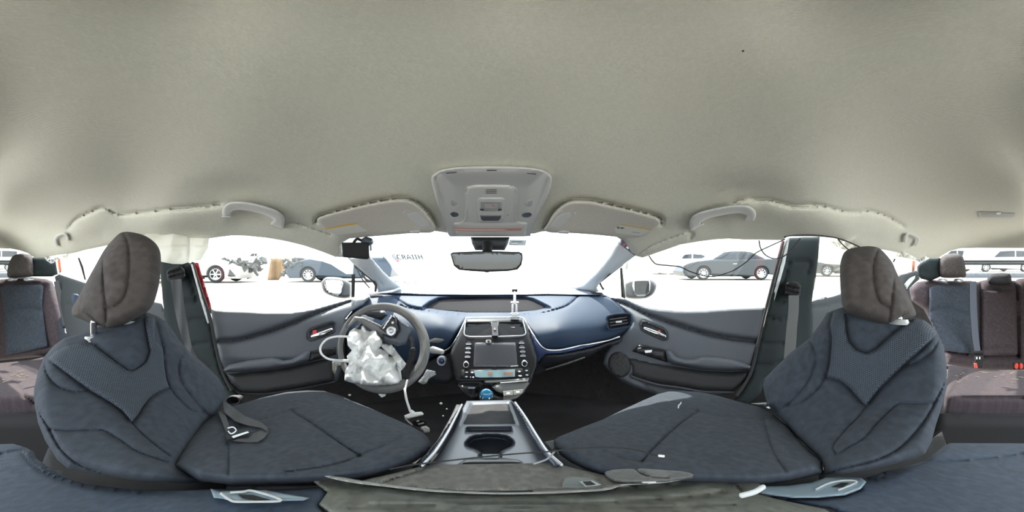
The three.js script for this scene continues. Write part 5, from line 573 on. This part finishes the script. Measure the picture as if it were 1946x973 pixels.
// grab handles
function grab(label, path, w, d, m, small) { const h = thing('grab_handle', label, 'grab handle'); part(h, 'grip', slab(ribbon(path, w, 6), { d, th: small ? 0.03 : 0.045, cell: 2.5, round: small ? 3 : 6, edge: small ? 0.012 : 0.024, inset: 0.97 }), M.greyplastic, 'grey moulded grip'); for (const p of m) part(h, 'mount_cap', slab(p, { d: typeof d === 'function' ? d : d - 0.004, th: 0.02, cell: 3, round: 3, edge: 0.008 }), M.greyplastic); }
grab('driver side grab handle on the headliner above the front window', R3(570, 196, 562, 155, 590, 122, 650, 115, 740, 125, 840, 150, 905, 178, 935, 215, 922, 264), [14, 17, 17, 16, 16, 16, 18, 22, 25], (u, v) => ceilD(u, v) - 0.07, [R3(528, 186, 600, 190, 598, 204, 528, 200)]);
grab('passenger side grab handle on the headliner above the front window', S1(715, 252, 702, 215, 732, 182, 800, 158, 900, 138, 980, 128, 1040, 135, 1072, 162, 1062, 202), [26, 24, 19, 16, 16, 16, 17, 17, 15], (u, v) => ceilD(u, v) - 0.07, [S1(1030, 190, 1090, 186, 1086, 206, 1030, 210)]);
grab('small rear coat handle on the driver side headliner', R1(352, 285, 338, 250, 352, 225, 385, 210, 408, 218, 420, 250), [4, 5, 5, 5, 5, 4], (u, v) => ceilD(u, v) - 0.05, [], true);
grab('small rear coat handle on the passenger side headliner', S6(960, 440, 968, 390, 985, 370, 1030, 380, 1070, 410, 1065, 445, 1045, 470), [4, 4.5, 4.5, 4.5, 4.5, 4.5, 4], (u, v) => ceilD(u, v) - 0.075, [], true);
{ const l = thing('dome_lamp', 'slim rear dome lamp in the headliner above the rear bench', 'lamp'); part(l, 'lamp_bezel', slab(S6(1565, 187, 1890, 187, 1882, 225, 1860, 238, 1590, 238, 1572, 222), { d: onC(0.005), th: 0.03, cell: 4, round: 2, edge: 0.01 }), M.greyplastic, 'grey lamp bezel'); part(l, 'lens', slab(S6(1585, 195, 1870, 195, 1862, 220, 1850, 230, 1600, 230, 1590, 218), { d: onC(0.012), th: 0.02, cell: 4, round: 2, edge: 0.004, rel: u => 0.0015 * Math.sin(u * 1.6) }), mat([0.36, 0.35, 0.31], 0.3), 'ribbed grey lens'); part(l, 'switch', plate(soften(S6(1715, 190, 1755, 190, 1750, 208, 1720, 208), 1), onC(0.025), 0.012), M.white, 'white slide switch'); }

// ================= seat belts =================
{ const b = thing('seat_belt', 'driver seat belt running down the driver side door pillar', 'seat belt');
  part(b, 'pillar_guide', slab(R1(1026, 440, 1040, 425, 1110, 402, 1138, 430, 1142, 470, 1120, 500, 1050, 512, 1030, 490), { d: 2.3, th: 0.05, cell: 2.5, round: 4, edge: 0.02, creases: [{ p: R1(1035, 455, 1080, 440, 1135, 425), w: 1.6, h: 0.012 }, { p: R1(1040, 480, 1090, 465, 1140, 455), w: 1.6, h: 0.012 }] }), M.black, 'black height adjuster');
  part(b, 'webbing', slab(ribbon(R1(1085, 490, 1100, 620, 1125, 760, 1160, 900, 1200, 980), [21, 20, 18, 13, 10]), { d: (u, v) => 2.27 - (v - 530) * 0.0006, th: 0.003, cell: 4, rel: (u, v) => 0.004 * Math.sin(u / 3) }), M.belt, 'dark grey webbing');
}
{ const b = thing('seat_belt', 'slack lap belt with black latch tongue lying on the driver cushion', 'seat belt');
  const fl = (e) => (u, v) => flat(0.5)(u, v) - 0.055 - e;
  part(b, 'webbing', slab(R4(62, 556, 100, 580, 180, 640, 270, 675, 300, 700, 306, 726, 270, 704, 200, 692, 130, 668, 72, 622), { d: fl(0.012), th: 0.003, cell: 3, rel: (u, v) => 0.01 * Math.sin((u + v) / 9) }), M.belt, 'slack lap webbing');
  part(b, 'webbing', slab(R4(108, 772, 170, 752, 240, 727, 300, 706, 307, 726, 285, 757, 250, 779, 190, 780), { d: fl(0.006), th: 0.003, cell: 3, rel: u => 0.006 * Math.sin(u / 7) }), M.belt);
  part(b, 'webbing', slab(R4(42, 622, 72, 606, 88, 660, 104, 712, 82, 728), { d: fl(0.004), th: 0.003, cell: 3 }), M.belt);
  const t = part(b, 'latch_tongue', slab(R4(74, 748, 100, 726, 190, 714, 212, 724, 204, 742, 112, 766, 84, 768), { d: fl(0.02), th: 0.006, cell: 3, round: 1.5, edge: 0.003 }), M.black, 'black latch tongue'); part(t, 'tongue_plate', slab(ribbon(R4(90, 705, 120, 700, 135, 718, 110, 735, 92, 720), 2.4), { d: fl(0.024), th: 0.003, cell: 2 }), M.silver, 'steel loop'); part(t, 'tongue_plate', slab(R4(110, 748, 195, 722, 205, 728, 120, 758), { d: fl(0.025), th: 0.003, cell: 3 }), M.silver); }
{ const b = thing('seat_belt', 'passenger seat belt hanging straight down the door pillar', 'seat belt');
  part(b, 'pillar_guide', slab(S1(1296, 620, 1310, 606, 1380, 612, 1398, 640, 1392, 700, 1370, 718, 1320, 712, 1290, 690), { d: 2.29, th: 0.05, cell: 2.5, round: 4, edge: 0.02, creases: [{ p: S1(1298, 640, 1340, 650, 1392, 660), w: 1.6, h: 0.012 }, { p: S1(1294, 665, 1340, 680, 1390, 690), w: 1.6, h: 0.012 }] }), M.black, 'black height adjuster');
  part(b, 'webbing', slab(ribbon(S1(1350, 700, 1348, 800, 1338, 900, 1330, 1000, 1322, 1100, 1310, 1200), [20, 20, 20, 21, 21, 20]), { d: (u, v) => 2.27 - (v - 560) * 0.0004, th: 0.003, cell: 4 }), mat([0.13, 0.135, 0.135], 0.8, { bumpMap: T.weave, bumpScale: 0.0005 }), 'grey webbing'); }
{ const b = thing('seat_belt', 'rear seat belt with hanging tongue on the driver side of the bench', 'seat belt'); part(b, 'webbing', slab(ribbon(R1(345, 500, 370, 600, 395, 700, 412, 775), [9, 12, 14, 15]), { d: 3.86, th: 0.004, cell: 4 }), M.belt, 'grey webbing'); const t = part(b, 'latch_tongue', slab(R1(384, 776, 440, 772, 442, 786, 386, 790), { d: 3.83, th: 0.015, cell: 3 }), M.black); part(t, 'tongue_plate', slab(ribbon(R1(402, 792, 404, 816, 420, 816, 424, 792), 2), { d: 3.83, th: 0.006, cell: 2 }), M.white, 'bright steel loop'); }
{ const b = thing('seat_belt', 'rear seat belt latched beside the folding armrest', 'seat belt'); part(b, 'webbing', slab(ribbon(S3(1245, 288, 1248, 450, 1258, 600, 1272, 700), [12.5, 13, 12.5, 11.5]), { d: 3.86, th: 0.004, cell: 4 }), mat([0.085, 0.10, 0.13], 0.75, { bumpMap: T.weave, bumpScale: 0.0005 }), 'blue grey webbing'); part(b, 'latch_tongue', slab(U7(80, 135, 190, 125, 190, 150, 180, 165, 92, 168), { d: 3.72, th: 0.02, cell: 3, round: 1.5, edge: 0.006 }), M.black, 'black latch tongue'); const h = part(b, 'buckle_body', slab(U7(105, 165, 190, 165, 196, 215, 180, 290, 120, 290, 92, 290, 92, 240, 110, 230), { d: 3.7, th: 0.05, cell: 3, round: 2, edge: 0.015 }), M.black); for (const x of [128, 155]) part(h, 'guide_mark', plate(U7(x - 6, 185, x + 6, 185, x + 6, 208, x - 6, 208), 3.69, 0.01, 0.3, 0.001), M.white); part(h, 'release_button', slab(U7(104, 245, 128, 240, 138, 290, 104, 292), { d: 3.68, th: 0.03, cell: 3, round: 1.5, edge: 0.008 }), M.redplastic, 'red release button'); }
{ const b = thing('belt_buckle', 'black twin buckle with two red buttons in the middle of the bench', 'buckle'); part(b, 'housing', slab(U7(458, 238, 580, 236, 580, 300, 462, 302), { d: 3.72, th: 0.05, cell: 3, round: 1.5, edge: 0.01 }), M.black); for (const x of [496, 538]) part(b, 'release_button', slab(ellipse(...U7(x, 270)[0], 4, 6, 16), { d: 3.7, th: 0.03, cell: 2, round: 2, edge: 0.01 }), M.redplastic, 'red release button'); }
{ const b = thing('belt_buckle', 'pale buckle beside the passenger backrest hinge', 'buckle'); part(b, 'stalk', slab(S4(1640, 180, 1755, 170, 1765, 190, 1700, 190), { d: 1.62, th: 0.02, cell: 3 }), M.silver); part(b, 'housing', slab(S4(1725, 192, 1760, 182, 1812, 236, 1770, 222), { d: 1.6, th: 0.03, cell: 3, round: 2, edge: 0.01 }), M.dashdark); part(b, 'face', plate(S4(1752, 206, 1772, 200, 1788, 216, 1770, 218), 1.585, 0.01), M.white, 'pale face'); }
{ const c = thing('sill_cup', 'small round black cup on the door sill beside the driver cushion', 'cup'), q = R4(128, 556)[0]; part(c, 'ring', knob(q[0], q[1], 2.0, [[9, -0.03], [11, 0.012], [14, 0.014], [15, 0]], 26, 0.62), M.dashdark, 'dark grey ring'); part(c, 'well', knob(q[0], q[1], 2.0, [[0, -0.02], [10, -0.02], [11, 0.005]], 22, 0.62), M.black); }

// ================= curtain airbag cloth =================
const hang = (u, v) => 0.014 * Math.sin(u / 9 + v / 30) + 0.008 * noise(u / 12, v / 16);
{ const c = thing('curtain_airbag', 'white curtain airbag cloth hanging above the driver side window', 'airbag');
  part(c, 'cloth_panel', slab([...R1(880, 230, 900, 208, 1050, 204, 1120, 205, 1150, 225), ...Q(357, 452, 372, 452, 400, 452), ...R3(440, 348, 430, 420, 380, 500, 300, 515, 250, 532, 180, 530, 100, 515), ...R1(985, 360)], { d: 2.33, th: 0.006, cell: 4, rel: hang, creases: [{ p: R3(90, 408, 200, 412, 300, 408, 400, 410), w: 2, h: 0.01 }, { p: R3(298, 350, 298, 520), w: 2, h: 0.01 }] }), M.cloth, 'cream cloth');
  part(c, 'cloth_panel', slab(Q(540, 457, 580, 466, 614, 478, 640, 488, 660, 489, 672, 502, 671, 521, 658, 521, 645, 513, 630, 503, 613, 497, 584, 492, 560, 489, 540, 470), { d: 2.47, th: 0.004, cell: 4, rel: hang }), M.cloth, 'backlit cream cloth'); }
{ const c = thing('curtain_airbag', 'thin curtain airbag cloth hanging across the top of the passenger side window', 'airbag'); part(c, 'cloth_panel', slab(Q(1212, 486, 1221, 488, 1264, 474, 1327, 458, 1387, 452, 1420, 454, 1380, 462, 1345, 464.5, 1320, 473, 1299, 486, 1291, 498, 1281, 514, 1271, 521.5, 1240, 517, 1215, 512, 1188, 512, 1190, 500), { d: 2.47, th: 0.004, cell: 4, rel: hang }), M.cloth, 'backlit cream cloth'); }
{ const c = thing('curtain_airbag', 'crumpled cream cloth tuft below the headliner at the rear driver side corner', 'airbag'); part(c, 'cloth_fold', slab(T5(1030, 345, 1180, 330, 1290, 335, 1380, 295, 1395, 370, 1330, 400, 1240, 470, 1190, 500, 1120, 460, 1060, 410), { d: 3.75, th: 0.02, cell: 2, round: 2, edge: 0.02, rel: (u, v) => 0.08 * Math.abs(noise(u / 5, v / 5)) }), M.airbag); part(c, 'cloth_fold', slab(T5(1400, 300, 1560, 240, 1640, 180, 1750, 235, 1640, 290, 1580, 390, 1500, 400, 1450, 360), { d: 3.5, th: 0.02, cell: 2, round: 2, edge: 0.02, rel: (u, v) => 0.08 * Math.abs(noise(u / 5, v / 5)) }), M.cloth); }
{ const c = thing('curtain_airbag', 'crumpled cream cloth tuft below the headliner at the rear passenger side corner', 'airbag'); part(c, 'cloth_fold', slab(S6(1040, 575, 1090, 560, 1150, 565, 1130, 585, 1090, 612, 1062, 600), { d: 3.75, th: 0.02, cell: 2, round: 2, edge: 0.02, rel: (u, v) => 0.08 * Math.abs(noise(u / 5, v / 5)) }), M.airbag); part(c, 'cloth_fold', slab(S6(305, 400, 400, 395, 480, 430, 600, 478, 520, 505, 450, 502, 380, 470), { d: 2.5, th: 0.01, cell: 3, round: 2, edge: 0.01, rel: (u, v) => 0.05 * Math.abs(noise(u / 6, v / 6)) }), M.cloth, 'grey cream fold at the pillar'); part(c, 'cloth_fold', slab(S6(780, 500, 900, 525, 940, 512, 1040, 560, 1080, 600, 1020, 580, 920, 560, 850, 560, 800, 530), { d: 3.3, th: 0.01, cell: 3, round: 2, edge: 0.01, rel: (u, v) => 0.05 * Math.abs(noise(u / 6, v / 6)) }), M.cloth); }

// ================= wires =================
const wire = (label, pts, r = 0.0028, m = M.wire) => single('loose_wire', tube(pts, r, { n: pts.length * 10, m: 6 }), m, label, 'wire');
const z = (pts, d) => pts.map(p => [...p, typeof d === 'function' ? d(...p) : d]);
wire('black wire sagging across the passenger side front window', z(S1(395, 440, 415, 470, 440, 492, 520, 502, 600, 512, 660, 540, 760, 570, 820, 575, 880, 560, 960, 530, 1040, 475, 1100, 420, 1180, 380, 1290, 330), 2.28));
wire('short looped black wire at the top of the passenger side pillar', z(S1(1120, 338, 1130, 385, 1160, 430, 1210, 455, 1260, 452, 1300, 430, 1350, 380, 1392, 325), 2.25));
wire('black wire along the headliner edge above the passenger headrest', z(S6(-40, 395, 0, 386, 100, 378, 250, 382, 400, 405, 500, 440, 588, 480), 2.2), 0.003);
wire('thin black wire dropping behind the passenger headrest', z(S6(400, 405, 440, 455, 502, 508), 2.2), 0.0024);
wire('thin black lead with white tip lying over the console and passenger cushion', z(R8(-150, 590, 0, 560, 120, 545, 300, 525, 560, 497, 800, 475, 1000, 462, 1200, 440, 1400, 428, 1550, 432, 1700, 455, 1800, 485, 1850, 492), flat(0.455)), 0.0017);
single('lead_tip', tube(z(R8(1840, 491, 1872, 494), flat(0.452)), 0.003), M.white, 'small white plug tip on the passenger cushion', 'plug');
wire('short grey lead curling over the console rail beside the passenger cushion', z(R8(915, 550, 1000, 520, 1040, 490, 1068, 455), flat(0.47)), 0.0024, mat([0.3, 0.32, 0.34], 0.5));
wire('black wire inside the driver side quarter glass', z(R5(322, 690, 350, 745, 395, 800), 2.55), 0.003);
{ const s = thing('torn_pillar_strip', 'torn printed trim strip poking out above the passenger windscreen pillar', 'strip'); part(s, 'strip', slab(W4(175, 605, 215, 635, 270, 720, 330, 810, 395, 855, 380, 862, 300, 800, 180, 710, 120, 660, 110, 640, 165, 690), { d: 2.22, th: 0.004, cell: 2 }), mat([0.06, 0.05, 0.1], 0.5), 'dark violet strip'); part(s, 'red_print', plate(W4(175, 700, 215, 668, 240, 682, 200, 722), 2.216, 0.003, 0.2, 0.0003), mat([0.4, 0.06, 0.08], 0.5)); part(s, 'pale_print', plate(W4(240, 730, 262, 712, 285, 745, 270, 760), 2.216, 0.003, 0.2, 0.0003), M.white); }

// phone arm on the dash
{ const a = thing('phone_holder', 'chrome folding phone arm standing on the dash above the centre stack', 'phone holder'), d = 2.36;
  part(a, 'clamp_head', slab(soften(R7(722, 36, 760, 36, 760, 52, 750, 58, 730, 58, 722, 52), 1), { d: d + 0.05, th: 0.02, cell: 3, round: 1, edge: 0.004 }), M.black, 'black clamp head');
  part(a, 'upper_rod', tube([[...R7(741, 58)[0], d + 0.05], [...R7(741, 125)[0], d + 0.02]], 0.006), M.chrome, 'chrome rod');
  part(a, 'joint', tube([[...R7(722, 132)[0], d + 0.02], [...R7(760, 132)[0], d + 0.02]], 0.0075), M.chrome, 'chrome joint');
  for (const x of [727, 754]) part(a, 'lower_rod', tube([[...R7(x, 135)[0], d + 0.02], [...R7(x, 215)[0], d - 0.01]], 0.0045), M.chrome, 'chrome rod');
  part(a, 'joint', tube([[...R7(722, 214)[0], d - 0.01], [...R7(760, 214)[0], d - 0.01]], 0.0075), M.chrome, 'chrome joint');
  part(a, 'foot', slab(R7(708, 236, 720, 218, 762, 218, 776, 236, 770, 244, 712, 244), { d: d - 0.02, th: 0.02, cell: 3, round: 1.5, edge: 0.006 }), M.silver, 'silver foot'); }

// small litter
{ const o = T6(800, 755, 850, 700, 880, 640, 960, 660, 968, 690, 900, 730, 880, 770, 850, 780, 820, 770); single('crumpled_paper', slab(o, { d: 2.34, th: 0.03, cell: 2, round: 3, edge: 0.02, rel: (u, v) => 0.05 * Math.abs(noise(u / 5, v / 5)) }), M.airbag, 'crumpled white paper by the knee panel below the start button', 'paper'); }
for (const [p, label] of [[S4(1112, 212, 1116, 192, 1126, 184, 1132, 172), 'tiny white thread on the passenger cushion']]) single('thread', tube(z(p, (u, v) => flat(0.5)(u, v) - 0.075), 0.002), M.white, label, 'thread');
{ const spots = [R4(735, 530), U8(760, 260), U8(868, 362), U8(800, 490), U8(380, 830), S4(1632, 545)], words = ['small white plastic washer on the driver footwell carpet', 'small white square chip on the driver footwell carpet', 'tiny pale crumb on the driver footwell carpet near the console', 'tiny bright crumb on the driver footwell carpet', 'small white scrap at the corner of the driver cushion', 'tiny white speck on the passenger cushion'], dd = [2.0, 1.95, 1.85, 1.78, 1.6, 1.28]; spots.forEach(([p], i) => single('litter_scrap', plate(ellipse(p[0], p[1], i < 2 ? 3 : 2, i < 2 ? 2 : 1.4, 8), dd[i], 0.004), M.white, words[i], 'scrap')); }
const straw = mat([0.32, 0.27, 0.18], 0.9);
for (let k = 0; k < 26; k++) { const left = k < 9, u = left ? 5 + rnd() * 60 : 1812 + rnd() * 125, v = 706 + rnd() * 22, a = (rnd() - 0.5) * 0.9, l = 3 + rnd() * 9, D = flat(0.80)(u, v) - 0.36; single('straw_stem', tube([[u, v, D], [u + Math.cos(a) * l * 0.5, v + Math.sin(a) * l * 0.5 - 0.5, D - 0.005], [u + Math.cos(a) * l, v + Math.sin(a) * l, D]], 0.0022, { n: 6, m: 5 }), straw, left ? 'dry straw stem on the dirty driver side rear cushion' : 'dry straw stem on the dirty passenger side rear cushion', 'straw', left ? 'straw on the driver side rear cushion' : 'straw on the passenger side rear cushion'); }

// marker writing on the windscreen
{ const font = await new FontLoader().loadAsync('fonts/droid/droid_sans_bold.typeface.json'), d = 2.62, w = 9.2 * d / 973;
  const g = new TextGeometry('AYECRAIIH', { font, size: w, depth: 0.001, curveSegments: 3 }); g.computeBoundingBox(); const L = g.boundingBox.max.x; g.scale(77 * d / 973 / L, 1, 1); g.applyMatrix4(new THREE.Matrix4().makeShear(0, 0, -0.45, 0, 0, 0)); const q = P(728, 493, d); g.translate(q.x, q.y, q.z);
  single('windscreen_writing', g, mat([0.07, 0.075, 0.065], 0.9), 'grey marker lettering across the driver side of the windscreen', 'writing'); }

// ================= door mirrors =================
const W2 = zoom(500, 470, 8.845);
function doorMirror(label, shell, glass, d) { const m = thing('door_mirror', label, 'mirror'); part(m, 'shell', slab(shell, { d, th: 0.12, cell: 2.5, smooth: true, seg: 3, round: 5, edge: 0.05, inset: 0.8 }), mat([0.10, 0.10, 0.10], 0.45), 'dark grey shell'); part(m, 'mirror_glass', slab(glass, { d: d - 0.012, th: 0.01, cell: 4, smooth: true, seg: 3 }), mat([0.92, 0.93, 0.94], 0.02, { metalness: 1 }), 'bright mirror glass'); }
doorMirror('driver side door mirror outside the front window', W2(980, 620, 985, 575, 1040, 512, 1120, 498, 1300, 510, 1400, 550, 1470, 610, 1478, 720, 1470, 830, 1390, 858, 1250, 848, 1080, 790, 1005, 720), W2(1030, 620, 1060, 552, 1150, 546, 1330, 570, 1336, 690, 1310, 770, 1250, 828, 1190, 808, 1070, 745), 2.95);
doorMirror('passenger side door mirror outside the front window', S1(232, 650, 236, 618, 260, 600, 330, 588, 395, 590, 436, 615, 442, 650, 420, 694, 370, 720, 300, 724, 245, 716, 232, 690), S1(284, 640, 292, 606, 330, 595, 385, 594, 406, 622, 402, 676, 372, 704, 318, 712, 292, 685), 2.95);

// ================= cars in the yard =================
function wheelGeo(r, w) { const t = new THREE.TorusGeometry(r * 0.8, r * 0.2, 10, 26); t.scale(1, 1, w / (r * 0.4)); return t; }
function yardCar(label, o) {
  const c = thing('parked_car', label, 'car', o.group); c.userData.placed = true; const L = o.L, H = o.H, W = 1.8, paint = mat(o.color, 0.4, { phys: true, clearcoat: 0.5 }), dark = mat([0.03, 0.035, 0.045], 0.15), r = o.r || 0.33, f = o.front;
  const s = new THREE.Shape(), x0 = -L / 2, x1 = L / 2, xa = x0 + L * 0.2, xb = x1 - L * 0.2, sill = 0.24, belt = o.belt || 0.92, arc = r + 0.07;   // x0 is the nose
  s.moveTo(x0 + 0.1, sill); s.lineTo(xa - arc, sill); s.absarc(xa, r, arc, Math.PI, 0, true); s.lineTo(xb - arc, sill); s.absarc(xb, r, arc, Math.PI, 0, true); s.lineTo(x1 - 0.05, sill + 0.05); s.lineTo(x1, 0.6); s.lineTo(x1 - 0.08, belt + 0.04);
  if (o.pickup) { s.lineTo(x0 + L * 0.3, belt); } else s.lineTo(x0 + L * 0.28, belt);
  s.quadraticCurveTo(x0 + 0.25, belt - 0.1, x0 + 0.04, 0.66); s.lineTo(x0, 0.42);
  const body = new THREE.ExtrudeGeometry(s, { depth: W - 0.16, bevelEnabled: true, bevelSize: 0.06, bevelThickness: 0.08, bevelSegments: 3, curveSegments: 10 }).translate(0, 0, -(W - 0.16) / 2);
  part(c, 'body', body, paint);
  const a = x0 + L * 0.27, b = x0 + L * 0.42, e = o.pickup ? x0 + L * 0.66 : x1 - L * (o.wagon ? 0.08 : 0.3), k = o.pickup ? x0 + L * 0.68 : x1 - L * (o.wagon ? 0.03 : 0.1);
  const g = new THREE.Shape(); g.moveTo(a, belt - 0.02); g.lineTo(b, H - 0.05); g.quadraticCurveTo((b + e) / 2, H + 0.04, e, H - 0.04); g.lineTo(k, belt - 0.02); g.closePath();
  part(c, 'cabin', new THREE.ExtrudeGeometry(g, { depth: W - 0.46, bevelEnabled: true, bevelSize: 0.03, bevelThickness: 0.1, bevelSegments: 3, curveSegments: 8 }).translate(0, 0, -(W - 0.46) / 2), paint);
  for (const sd of [-1, 1]) { const m = (b + e) / 2; for (const q of [[[a + 0.28, belt + 0.03], [b + 0.06, H - 0.13], [m - 0.05, H - 0.09], [m - 0.05, belt + 0.03]], [[m + 0.05, belt + 0.03], [m + 0.05, H - 0.09], [e - 0.05, H - 0.13], [k - 0.28, belt + 0.03]]]) { const w = new THREE.Shape(); q.forEach((p, i) => i ? w.lineTo(...p) : w.moveTo(...p)); w.closePath(); part(c, 'side_window', new THREE.ExtrudeGeometry(w, { depth: 0.012, bevelEnabled: false }).translate(0, 0, sd * (W / 2 - 0.125) - 0.006), dark); }
    for (const x of [xa, xb]) { const t = part(c, 'wheel', wheelGeo(r, 0.2).translate(x, r, sd * (W / 2 - 0.12)), M.rubber, 'black tyre'); const rim = [new THREE.TorusGeometry(r * 0.64, r * 0.05, 8, 24), new THREE.CylinderGeometry(r * 0.16, r * 0.16, 0.06, 12).rotateX(Math.PI / 2)]; for (let n = 0; n < (o.spokes || 8); n++) rim.push(box(r * 0.5, r * 0.12, 0.04, r * 0.4).rotateZ(n / (o.spokes || 8) * Math.PI * 2)); part(t, 'rim', mergeGeometries(rim.map(q => q.index ? q.toNonIndexed() : q)).translate(x, r, sd * (W / 2 - 0.06)), M.silver, 'bright wheel rim'); }
    part(c, 'door_handle', box(0.18, 0.03, 0.03, x0 + L * 0.52, belt - 0.14, sd * (W / 2 + 0.005)), M.silver); part(c, 'sill', box(L * 0.42, 0.1, 0.05, 0, sill - 0.02, sd * (W / 2 - 0.06)), M.black); }
  part(c, 'head_lamp', box(0.3, 0.12, W - 0.3, x0 + 0.16, 0.66, 0), mat([0.6, 0.62, 0.62], 0.2)); part(c, 'tail_lamp', box(0.12, 0.16, W - 0.2, x1 - 0.05, belt - 0.12, 0), M.redplastic);
  if (o.wreck) { const bits = []; for (let n = 0; n < 90; n++) { const q = new THREE.BoxGeometry(0.06 + rnd() * 0.25, 0.03 + rnd() * 0.14, 0.08 + rnd() * 0.4); q.rotateX(rnd() * 3).rotateY(rnd() * 3).rotateZ(rnd() * 3); q.translate(x0 + (rnd() - 0.25) * L * 0.2, 0.35 + rnd() * 0.62, (rnd() - 0.5) * (W - 0.1)); bits.push(q); } part(c, 'crushed_front', mergeGeometries(bits), mat([0.09, 0.09, 0.085], 0.8), 'crushed grey front end'); if (o.hoodUp) part(c, 'bent_hood', box(0.9, 0.05, 1.3).rotateZ(o.hoodUp).translate(x0 + L * 0.13, belt + 0.22, 0), paint, 'bent up hood'); }
  c.position.set(o.x, 0, -o.d); c.rotation.y = (o.turn || 0); return c;
}
const carX = (u, d) => (u - 973) / 973 * d;
yardCar('wrecked silver pickup with crushed front end seen through the driver window', { L: 5.2, H: 1.62, belt: 1.02, r: 0.37, color: [0.52, 0.50, 0.47], x: carX(462, 22.2) - 2.5, d: 22.6, turn: Math.PI, wreck: true, hoodUp: 0.7, pickup: true, spokes: 6 });
yardCar('wrecked dark blue sedan with exposed engine bay seen through the driver window', { L: 4.5, H: 1.28, belt: 1.0, color: [0.035, 0.055, 0.08], x: carX(566, 22.6) + 1.9, d: 23.2, wreck: true, spokes: 10 });
yardCar('dented dark sedan parked outside the passenger side front window', { L: 4.6, H: 1.36, belt: 0.92, color: [0.03, 0.038, 0.045], x: carX(1378, 25.2), d: 25.2, spokes: 9 });
yardCar('pale sedan parked beyond the dented dark sedan', { L: 4.4, H: 1.36, color: [0.5, 0.52, 0.54], x: carX(1300, 33), d: 33 });
yardCar('dark grey sedan outside the rear passenger side window', { L: 4.6, H: 1.4, color: [0.05, 0.055, 0.06], x: carX(1564, 29) + 1.4, d: 29.5 });
yardCar('white wagon outside the rear hatch glass on the passenger side', { L: 4.7, H: 1.62, belt: 1.0, color: [0.62, 0.66, 0.66], x: carX(1890, 38), d: 38, wagon: true });
yardCar('white pickup outside the rear hatch glass behind the passenger headrest', { L: 5, H: 1.7, belt: 1.05, color: [0.62, 0.66, 0.66], x: carX(1800, 44), d: 44, pickup: true });
yardCar('white wagon outside the rear hatch glass on the driver side', { L: 4.7, H: 1.62, belt: 1.0, color: [0.66, 0.66, 0.64], x: carX(2, 38), d: 38, wagon: true });
yardCar('white pickup far across the yard between the two wrecks', { L: 5.4, H: 1.8, belt: 1.05, r: 0.4, color: [0.7, 0.7, 0.7], x: carX(485, 118), d: 118, pickup: true });
yardCar('small pale car far across the yard outside the rear passenger side window', { L: 4.6, H: 1.5, color: [0.5, 0.52, 0.54], x: carX(1722, 90), d: 90 });
single('brown_panel', slab(W2(70, 545, 130, 185, 200, 178, 330, 182, 480, 180, 440, 210, 360, 240, 350, 400, 330, 470, 250, 560, 150, 555), { d: 24.6, th: 0.3, cell: 5, round: 2, edge: 0.1, rel: (u, v) => 0.15 * Math.sin(u / 2.4) }), mat([0.30, 0.18, 0.08], 0.8), 'brown folded panel standing in front of the wrecked blue sedan', 'panel');
{ const y = thing('yellow_barrier', 'yellow beam on posts far across the yard beside the grey sedan', 'barrier'), x = carX(1580, 95), m = mat([0.75, 0.5, 0.08], 0.6); part(y, 'beam', box(5.2, 0.35, 0.3, x, 1.75, -95), m); for (const k of [-2.4, 0, 2.4]) part(y, 'post', box(0.14, 1.6, 0.14, x + k, 0.8, -95), m); }

// ---------- groups stand at their base; everything casts and takes shadows ----------
for (const g of things) { if (g.userData.placed) { delete g.userData.placed; continue; } const b = new THREE.Box3().setFromObject(g), c = new THREE.Vector3((b.min.x + b.max.x) / 2, b.min.y, (b.min.z + b.max.z) / 2); g.position.copy(c); for (const m of g.children) m.position.sub(c); }
scene.traverse(o => { if (o.isMesh) { o.castShadow = true; o.receiveShadow = true; } });
renderer.render(scene, camera);
